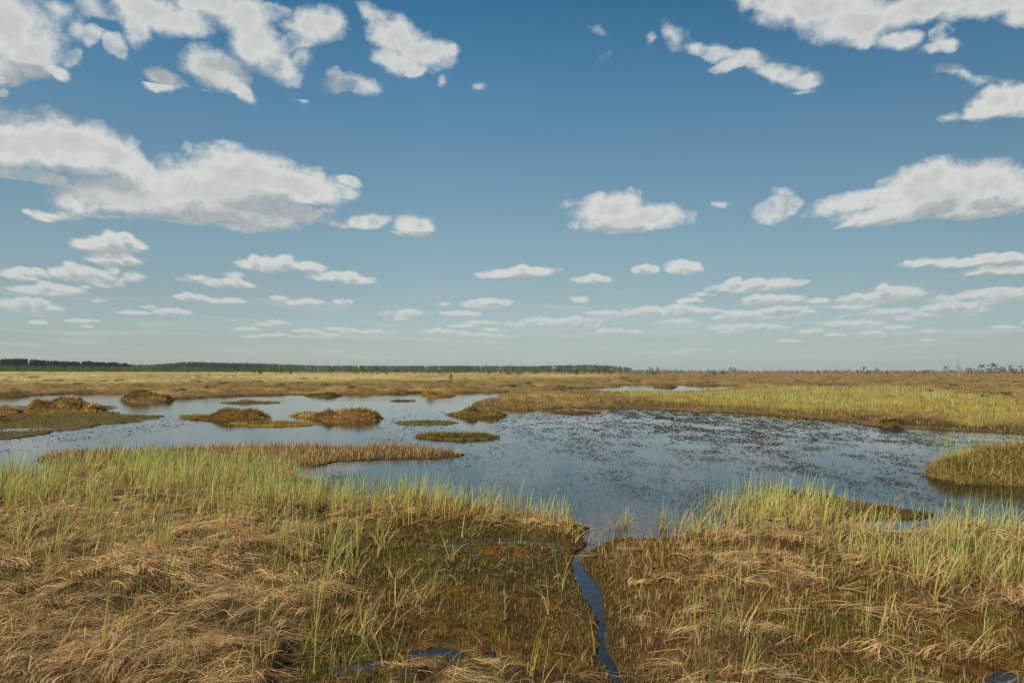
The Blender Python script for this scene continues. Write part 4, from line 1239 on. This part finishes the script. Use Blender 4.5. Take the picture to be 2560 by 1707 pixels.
plant_tree('dead_birch', 'tall dead birch pole with a thin twiggy top against the middle of the forest', 'dead', 1213, 904, 939, cat='dead tree')
plant_tree('dead_birch', 'dead white birch standing alone near the right end of the skyline', 'dead', 2396, 898, 943, cat='dead tree', width=1.15)
plant_tree('snag', 'grey bare stick left of the dead birch in the middle', 'stick', 857, 921, 936, cat='dead tree')
plant_tree('snag', 'pale bare stick just right of the pine group where the forest ends', 'stick', 1657, 914, 937, cat='dead tree')
plant_tree('snag', 'short bare stick a little right of the pale stick', 'stick', 1679, 922, 936, cat='dead tree')
plant_tree('snag', 'lone bare stick on the empty skyline right of the forest', 'stick', 1732, 916, 935, cat='dead tree')
plant_tree('snag', 'bare stick beside the umbrella shaped pine', 'stick', 2149, 920, 935, cat='dead tree')
plant_tree('snag', 'thin bare stick left of the dead white birch', 'stick', 2325, 917, 936, cat='dead tree')
plant_tree('snag', 'thin bare stick close on the left of the dead white birch', 'stick', 2380, 912, 938, cat='dead tree')
plant_tree('young_birch', 'slender yellow green birch before the dark part of the left forest', 'birch', 463, 914, 938)
plant_tree('sapling', 'yellow green sapling on the pale meadow right of the slender birch', 'birch', 523, 932, 947)
plant_tree('young_pine', 'young bright green pine alone on the heath behind the pool', 'young', 1128, 934, 959, width=1.2)
plant_tree('sapling', 'small green sapling on the heath right of the middle', 'young', 1523, 942, 954)
plant_tree('yellow_shrub', 'yellow leaved shrub at the far waterline above the rusty islet', 'yellow', 1072, 960, 982, cat='shrub')
plant_tree('yellow_shrub', 'small yellow shrub on the heath above the far bank point', 'yellow', 1425, 949, 961, cat='shrub')
plant_tree('pine', 'dark green pine beside bushes at the scrub edge, left of the middle', 'bush', 944, 914, 938, width=.8)
plant_tree('bush', 'green bush touching the dark pine left of the middle', 'bush', 966, 925, 938, cat='shrub', width=1.3)
plant_tree('bush', 'wide low green bush at the scrub edge on the left', 'bush', 676, 920, 934, cat='shrub', width=1.4)
plant_tree('bush', 'dark rounded bush beside the wide low bush on the left', 'bush', 702, 918, 933, cat='shrub')
plant_tree('pine', 'small dark pointed pine a little left of the dead birch', 'young', 1124, 920, 935)
plant_tree('bush', 'olive bush left of the small pointed pine', 'bush', 1096, 923, 936, cat='shrub')
plant_tree('bush', 'green bush close at the right foot of the dead birch', 'bush', 1224, 920, 938, cat='shrub')
plant_tree('pine', 'thin green tree rising from the bushes right of the dead birch', 'birch', 1257, 915, 938)
plant_tree('bush', 'bright green bush below the thin tree', 'bush', 1268, 924, 939, cat='shrub', width=1.4)
plant_tree('young_birch', 'reddish topped tree among the bushes right of the thin tree', 'birch', 1276, 912, 938)
plant_tree('bush', 'green bush at the right end of the bushes around the reddish tree', 'bush', 1296, 926, 940, cat='shrub', width=1.2)
plant_tree('bush', 'green bush alone between the reddish tree and the forest end', 'bush', 1340, 925, 938, cat='shrub', width=1.4)
plant_tree('pine', 'small dark pine before the pale forest trunks', 'bush', 1496, 917, 936, width=.8)
plant_tree('pine', 'broad dark pine, leftmost of the group where the forest ends', 'pine', 1624, 918, 937)
plant_tree('pine', 'dark pine, right one of the group where the forest ends', 'pine', 1645, 919, 937)
plant_tree('bush', 'low bush joining the pine group where the forest ends', 'bush', 1634, 926, 938, cat='shrub', width=1.5)
plant_tree('pine', 'squat green tree left of two slim pines, right of centre', 'bush', 1810, 920, 938, width=.8)
plant_tree('pine', 'slim pine, left of two side by side right of centre', 'pine', 1826, 919, 938)
plant_tree('pine', 'slim pine, right of two side by side right of centre', 'pine', 1839, 920, 938)
plant_tree('bush', 'low green bush left of the squat green tree', 'bush', 1789, 926, 938, cat='shrub', width=1.3)
plant_tree('bush', 'dark round bush alone on the flat right skyline', 'bush', 2045, 923, 934, cat='shrub', width=1.3)
plant_tree('pine', 'umbrella shaped pine, taller of two on the flat right skyline', 'pine', 2162, 917, 936, width=1.1)
plant_tree('pine', 'umbrella shaped pine, smaller of two on the flat right skyline', 'pine', 2190, 921, 936)
plant_tree('pine', 'tiny far pine left of the two umbrella shaped pines', 'pine', 2120, 923, 934)
plant_tree('pine', 'small pine between the thin bare sticks left of the white birch', 'pine', 2365, 916, 937)
plant_tree('pine', 'broad crowned pine first to the right of the white birch', 'pine', 2456, 911, 938)
plant_tree('pine', 'tallest pine with the widest crown at the right end of the skyline', 'pine', 2480, 908, 939, width=1.3)
plant_tree('pine', 'low pine right of the tallest pine', 'pine', 2504, 917, 938, width=1.2)
plant_tree('pine', 'round topped pine near the right picture edge', 'pine', 2523, 913, 938)
plant_tree('pine', 'low pine at the right picture edge', 'pine', 2552, 915, 939, width=1.1)
plant_tree('pine', 'small pine between the white birch and the broad crowned pine', 'pine', 2426, 920, 937)

# heather bushes on the open heath: first one built, then copied part by part
ordinal = lambda k: f'{k}' + ('th' if 10 < k % 100 < 14 else {1: 'st', 2: 'nd', 3: 'rd'}.get(k % 10, 'th'))
HB = sorted([(77, 949, 58), (20, 953, 30), (149, 956, 36), (203, 964, 44), (226, 947, 26), (295, 956, 40), (383, 943, 50), (452, 983, 50), (497, 960, 44), (497, 944, 24), (524, 977, 40), (555, 967, 46), (585, 945, 22), (640, 958, 50), (700, 970, 44),
             (760, 952, 34), (815, 966, 40), (880, 975, 44), (1110, 957, 40), (1271, 972, 60), (1233, 952, 30), (1320, 962, 40), (1558, 949, 40), (1589, 957, 50), (1400, 968, 40), (1780, 958, 44), (1880, 952, 40), (2000, 956, 50), (2090, 950, 36),
             (2200, 960, 46), (2310, 984, 60), (2383, 967, 44), (2467, 999, 44), (2517, 990, 56), (2440, 955, 40), (2540, 962, 40)])
protos = []
r3 = np.random.default_rng(31)
for k, (u, vb, wpx) in enumerate(HB):
    d = 1.8 * F_PX / (vb - 928.0)
    wm = wpx * d / F_PX
    x, y = d * (u - U0) / F_PX, d
    z = float(sample(H, np.array([x]), np.array([y]))[0])
    lab = f'low dark heather bush on the heath behind the pools, {ordinal(k + 1)} from the left'
    if len(protos) < 5:
        root = thing('heather_bush', lab, 'shrub', (x, y, z - .05), 'heather bushes on the heath')
        tree_parts('heather', 1.0, 900 + k, root)
        protos.append(root)
    else:
        src = protos[k % 5]
        root = src.copy(); COL.objects.link(root); root.location = (x, y, z - .05); root['label'] = lab
        for ch in list(src.children):
            c2 = ch.copy(); COL.objects.link(c2); c2.parent = root
        root.rotation_euler = (0, 0, k * 1.7)
    root.scale = (wm * .75, wm * .75, min(.55, wm * .38))

for k in range(46):
    vb = 933.5 + 26 * r3.random() ** 1.5
    u = r3.uniform(-60, 2620)
    d = 1.8 * F_PX / (vb - 928.0)
    x, y = d * (u - U0) / F_PX, d
    if float(sample(land, np.array([x]), np.array([y]))[0]) < 2:
        continue
    z = float(sample(H, np.array([x]), np.array([y]))[0])
    src = protos[k % 5]
    root = src.copy(); COL.objects.link(root); root.location = (x, y, z - .05); root.rotation_euler = (0, 0, k * 2.3)
    root['label'] = 'tiny dark heather clump far out on the heath'
    root['group'] = 'far heather clumps'
    for ch in list(src.children):
        c2 = ch.copy(); COL.objects.link(c2); c2.parent = root
    wm = r3.uniform(14, 34) * d / F_PX
    root.scale = (wm * .8, wm * .8, min(.5, wm * .35))

# scattered small pines and bushes of the scrub edge, each its own object
scrub_protos = []
spots = []
r2 = np.random.default_rng(77)
for k in range(64):
    u = r2.uniform(560, 1660) if k < 44 else r2.uniform(1660, 2640)
    spots.append((u, r2.uniform(300, 620), r2.uniform(1.6, 3.8) * (1 if u < 1660 else .8)))
for k, (u, d, h) in enumerate(spots):
    x, y = d * (u - U0) / F_PX, d
    z = float(sample(H, np.array([x]), np.array([y]))[0])
    if len(scrub_protos) < 6:
        root = thing('scrub_pine', 'small bushy pine of the thin scrub at the far edge of the heath', 'tree', (x, y, z - .05), 'small pines of the scrub edge')
        tree_parts(('bush', 'young', 'bush', 'pine', 'bush', 'bush')[k], 1.0, 400 + k, root)
        scrub_protos.append(root)
    else:
        src = scrub_protos[k % 6]
        root = src.copy(); COL.objects.link(root); root.location = (x, y, z - .05)
        for ch in list(src.children):
            c2 = ch.copy(); COL.objects.link(c2); c2.parent = root
        root.rotation_euler = (0, 0, k * 2.1)
    root.scale = (h * 1.1, h * 1.1, h)

# dense scrub and far forests: masses nobody could count
def wood(name, label, n, ulo, uhi, dlo, dhi, hfun, cols, leaf, per, shape, trunks=0.0):
    B = Batch()
    u = rng.uniform(ulo, uhi, n); d = rng.uniform(dlo, dhi, n)
    x, y = d * (u - U0) / F_PX, d
    z = sample(H, x, y)
    h = hfun(u, d) * rng.uniform(.92, 1.05, n)
    for i in range(n):
        m = per
        t = rng.uniform(0, 1, m)
        if shape == 'spruce':
            r = h[i] * .22 * (1.05 - t) + .03 * h[i]; zz = z[i] + h[i] * (.06 + .94 * t)
        elif shape == 'broad':
            r = h[i] * .30 * np.sqrt(np.clip(1.02 - t ** 3, 0.05, 1)); zz = z[i] + h[i] * (.04 + .96 * t)
        else:
            r = h[i] * .42 * np.sqrt(np.clip(1.05 - t, 0.05, 1)); zz = z[i] + h[i] * t
        a = rng.uniform(0, 6.28, m); rr = r * np.sqrt(rng.uniform(.2, 1, m))
        p = np.stack([x[i] + rr * np.cos(a), y[i] + rr * np.sin(a), zz], 1)
        B.leaves(p, h[i] * leaf * rng.uniform(.6, 1.3, m), palette(1, cols, .12) * rng.uniform(.75, 1.25, (m, 1)), .2)
        if rng.uniform() < trunks:
            B.tube([[x[i], y[i] - h[i] * .15, z[i]], [x[i], y[i] - h[i] * .15, z[i] + h[i] * .55]], [h[i] * .013, h[i] * .009], C(150, 146, 136), 4)
    o = B.build(name, M_LEAF)
    return tag(o, label, 'forest' if name == 'forest' else 'scrub', kind='stuff')

eye = lambda u, d, vt: CAM_H + (928 - vt) / F_PX * d
prof_dark = lambda u, d: eye(u, d, np.interp(u, [-400, 0, 60, 120, 200, 218, 222, 228, 240, 300, 318, 326], [897, 899.5, 899, 903, 905.5, 904.5, 902, 904.5, 906, 907.5, 909, 915])) - 1.2
prof_mid = lambda u, d: eye(u, d, np.interp(u, [-400, 325, 370, 400, 470, 560, 640, 700, 800, 1000, 1200, 1330, 1400, 1480, 1520, 1560, 1576, 1584], [908, 911.5, 913, 911, 905.5, 907.5, 909, 911, 914, 914.5, 914.5, 915, 913, 912, 914, 917, 919, 924])) - 1.0
SPRUCE_SHADOW = [(24, 36, 34), (30, 42, 36), (20, 30, 32)]  # spruce green taken near black: the left forest's cloud shadow is in the colour
MIXED = [(66, 84, 56), (58, 76, 56), (80, 94, 58), (50, 68, 54)]
wood('forest', 'spruce forest coloured dark for a cloud shadow, standing low on the horizon at the far left', 620, -420, 326, 1080, 1200, prof_dark, SPRUCE_SHADOW, .075, 60, 'spruce')
wood('forest', 'long pale green mixed forest ending right of the middle of the horizon', 2600, -420, 1584, 2050, 2400, prof_mid, MIXED, .085, 36, 'broad', .12)
wood('forest', 'dark blue green spruce patch inside the mixed forest, left of the middle', 150, 372, 470, 1900, 2000, lambda u, d: eye(u, d, np.interp(u, [372, 400, 430, 470], [921, 917, 914, 912])) - 1, SPRUCE_SHADOW, .08, 40, 'spruce')
wood('forest', 'bluish dark band of spruces under the mixed forest, left of the middle', 260, 470, 665, 1900, 2020, lambda u, d: eye(u, d, np.interp(u, [470, 520, 600, 665], [909, 908.5, 910.5, 914])) - 1, [(34, 50, 48), (42, 58, 50)], .08, 40, 'spruce')
wood('forest', 'thin dark line of very distant forest along the right horizon', 1500, 1300, 3000, 6500, 7500, lambda u, d: eye(u, d, 925.5 + 0 * u), [(50, 62, 56), (44, 56, 52)], .10, 12, 'broad')
wood('scrub', 'even band of yellow green bog pine scrub before the left forests', 1500, -420, 1150, 520, 980, lambda u, d: eye(u, d, np.interp(u, [-400, 300, 600, 900, 1150], [913.5, 916.5, 918.5, 921, 923])) - 1.1, [(92, 104, 46), (78, 92, 42), (106, 110, 50), (64, 80, 40)], .075, 30, 'bush')
wood('scrub', 'thin broken band of scrub between the middle and the right forest end', 420, 1100, 1680, 420, 900, lambda u, d: eye(u, d, 923.0 + 0 * u) - .6, [(84, 92, 44), (72, 80, 40), (104, 98, 52)], .08, 26, 'bush')
wood('scrub', 'low dull scrub band along the right skyline', 620, 1680, 3000, 450, 1400, lambda u, d: eye(u, d, np.where(u > 2400, 920.5, 924.0)) - .3, [(82, 84, 44), (70, 74, 40), (60, 68, 38)], .085, 22, 'bush')

# white heads of cotton grass on the right bank
B = Batch()
cu = np.concatenate([rng.uniform(2250, 2600, 130), rng.uniform(2380, 2560, 18)]); cv = np.concatenate([rng.uniform(966, 1006, 130), rng.uniform(1076, 1090, 18)])
x, y = unproject(cu, cv)
x, y = np.asarray(x), np.asarray(y)
n = len(x)
z = np.maximum(sample(H, x, y), 0) + rng.uniform(.15, .3, n)
for _ in range(2):
    B.leaves(np.stack([x, y, z], 1) + rng.normal(0, .015, (n, 3)), np.hypot(x, y) * .0002 + .006 + np.zeros(n), np.tile(C(226, 222, 206), (n, 1)))
d1 = np.stack([x, y, z - .3], 1)
B.blades(d1, rng.uniform(0, 6.28, n), np.full(n, .3), np.full(n, .02), np.full(n, .05), np.full(n, .006), palette(n, GREEN0), palette(n, GREEN1), 3)
tag(B.build('cotton_grass', M_LEAF), 'white heads of cotton grass dotting the right bank', 'cotton grass', kind='stuff')

# the thin air of a warm day: far woods pale a little towards the sky
hm, N = new_mat('haze')
pv = N.n('ShaderNodeVolumePrincipled')
pv.inputs['Color'].default_value = (.78, .88, .95, 1)
pv.inputs['Density'].default_value = .000055
out = N.n('ShaderNodeOutputMaterial')
N.put(out.inputs['Volume'], pv.outputs[0])
bx = np.array([[x, y, z] for z in (-2.0, 40.0) for x, y in ((-17000, -17000), (17000, -17000), (17000, 17000), (-17000, 17000))], float)
bf = np.array([[0, 3, 2, 1], [4, 5, 6, 7], [0, 1, 5, 4], [1, 2, 6, 5], [2, 3, 7, 6], [3, 0, 4, 7]])
hz = link('haze', make_mesh('haze', bx, bf.ravel(), np.full(6, 4), None, False, hm))
tag(hz, kind='stuff')
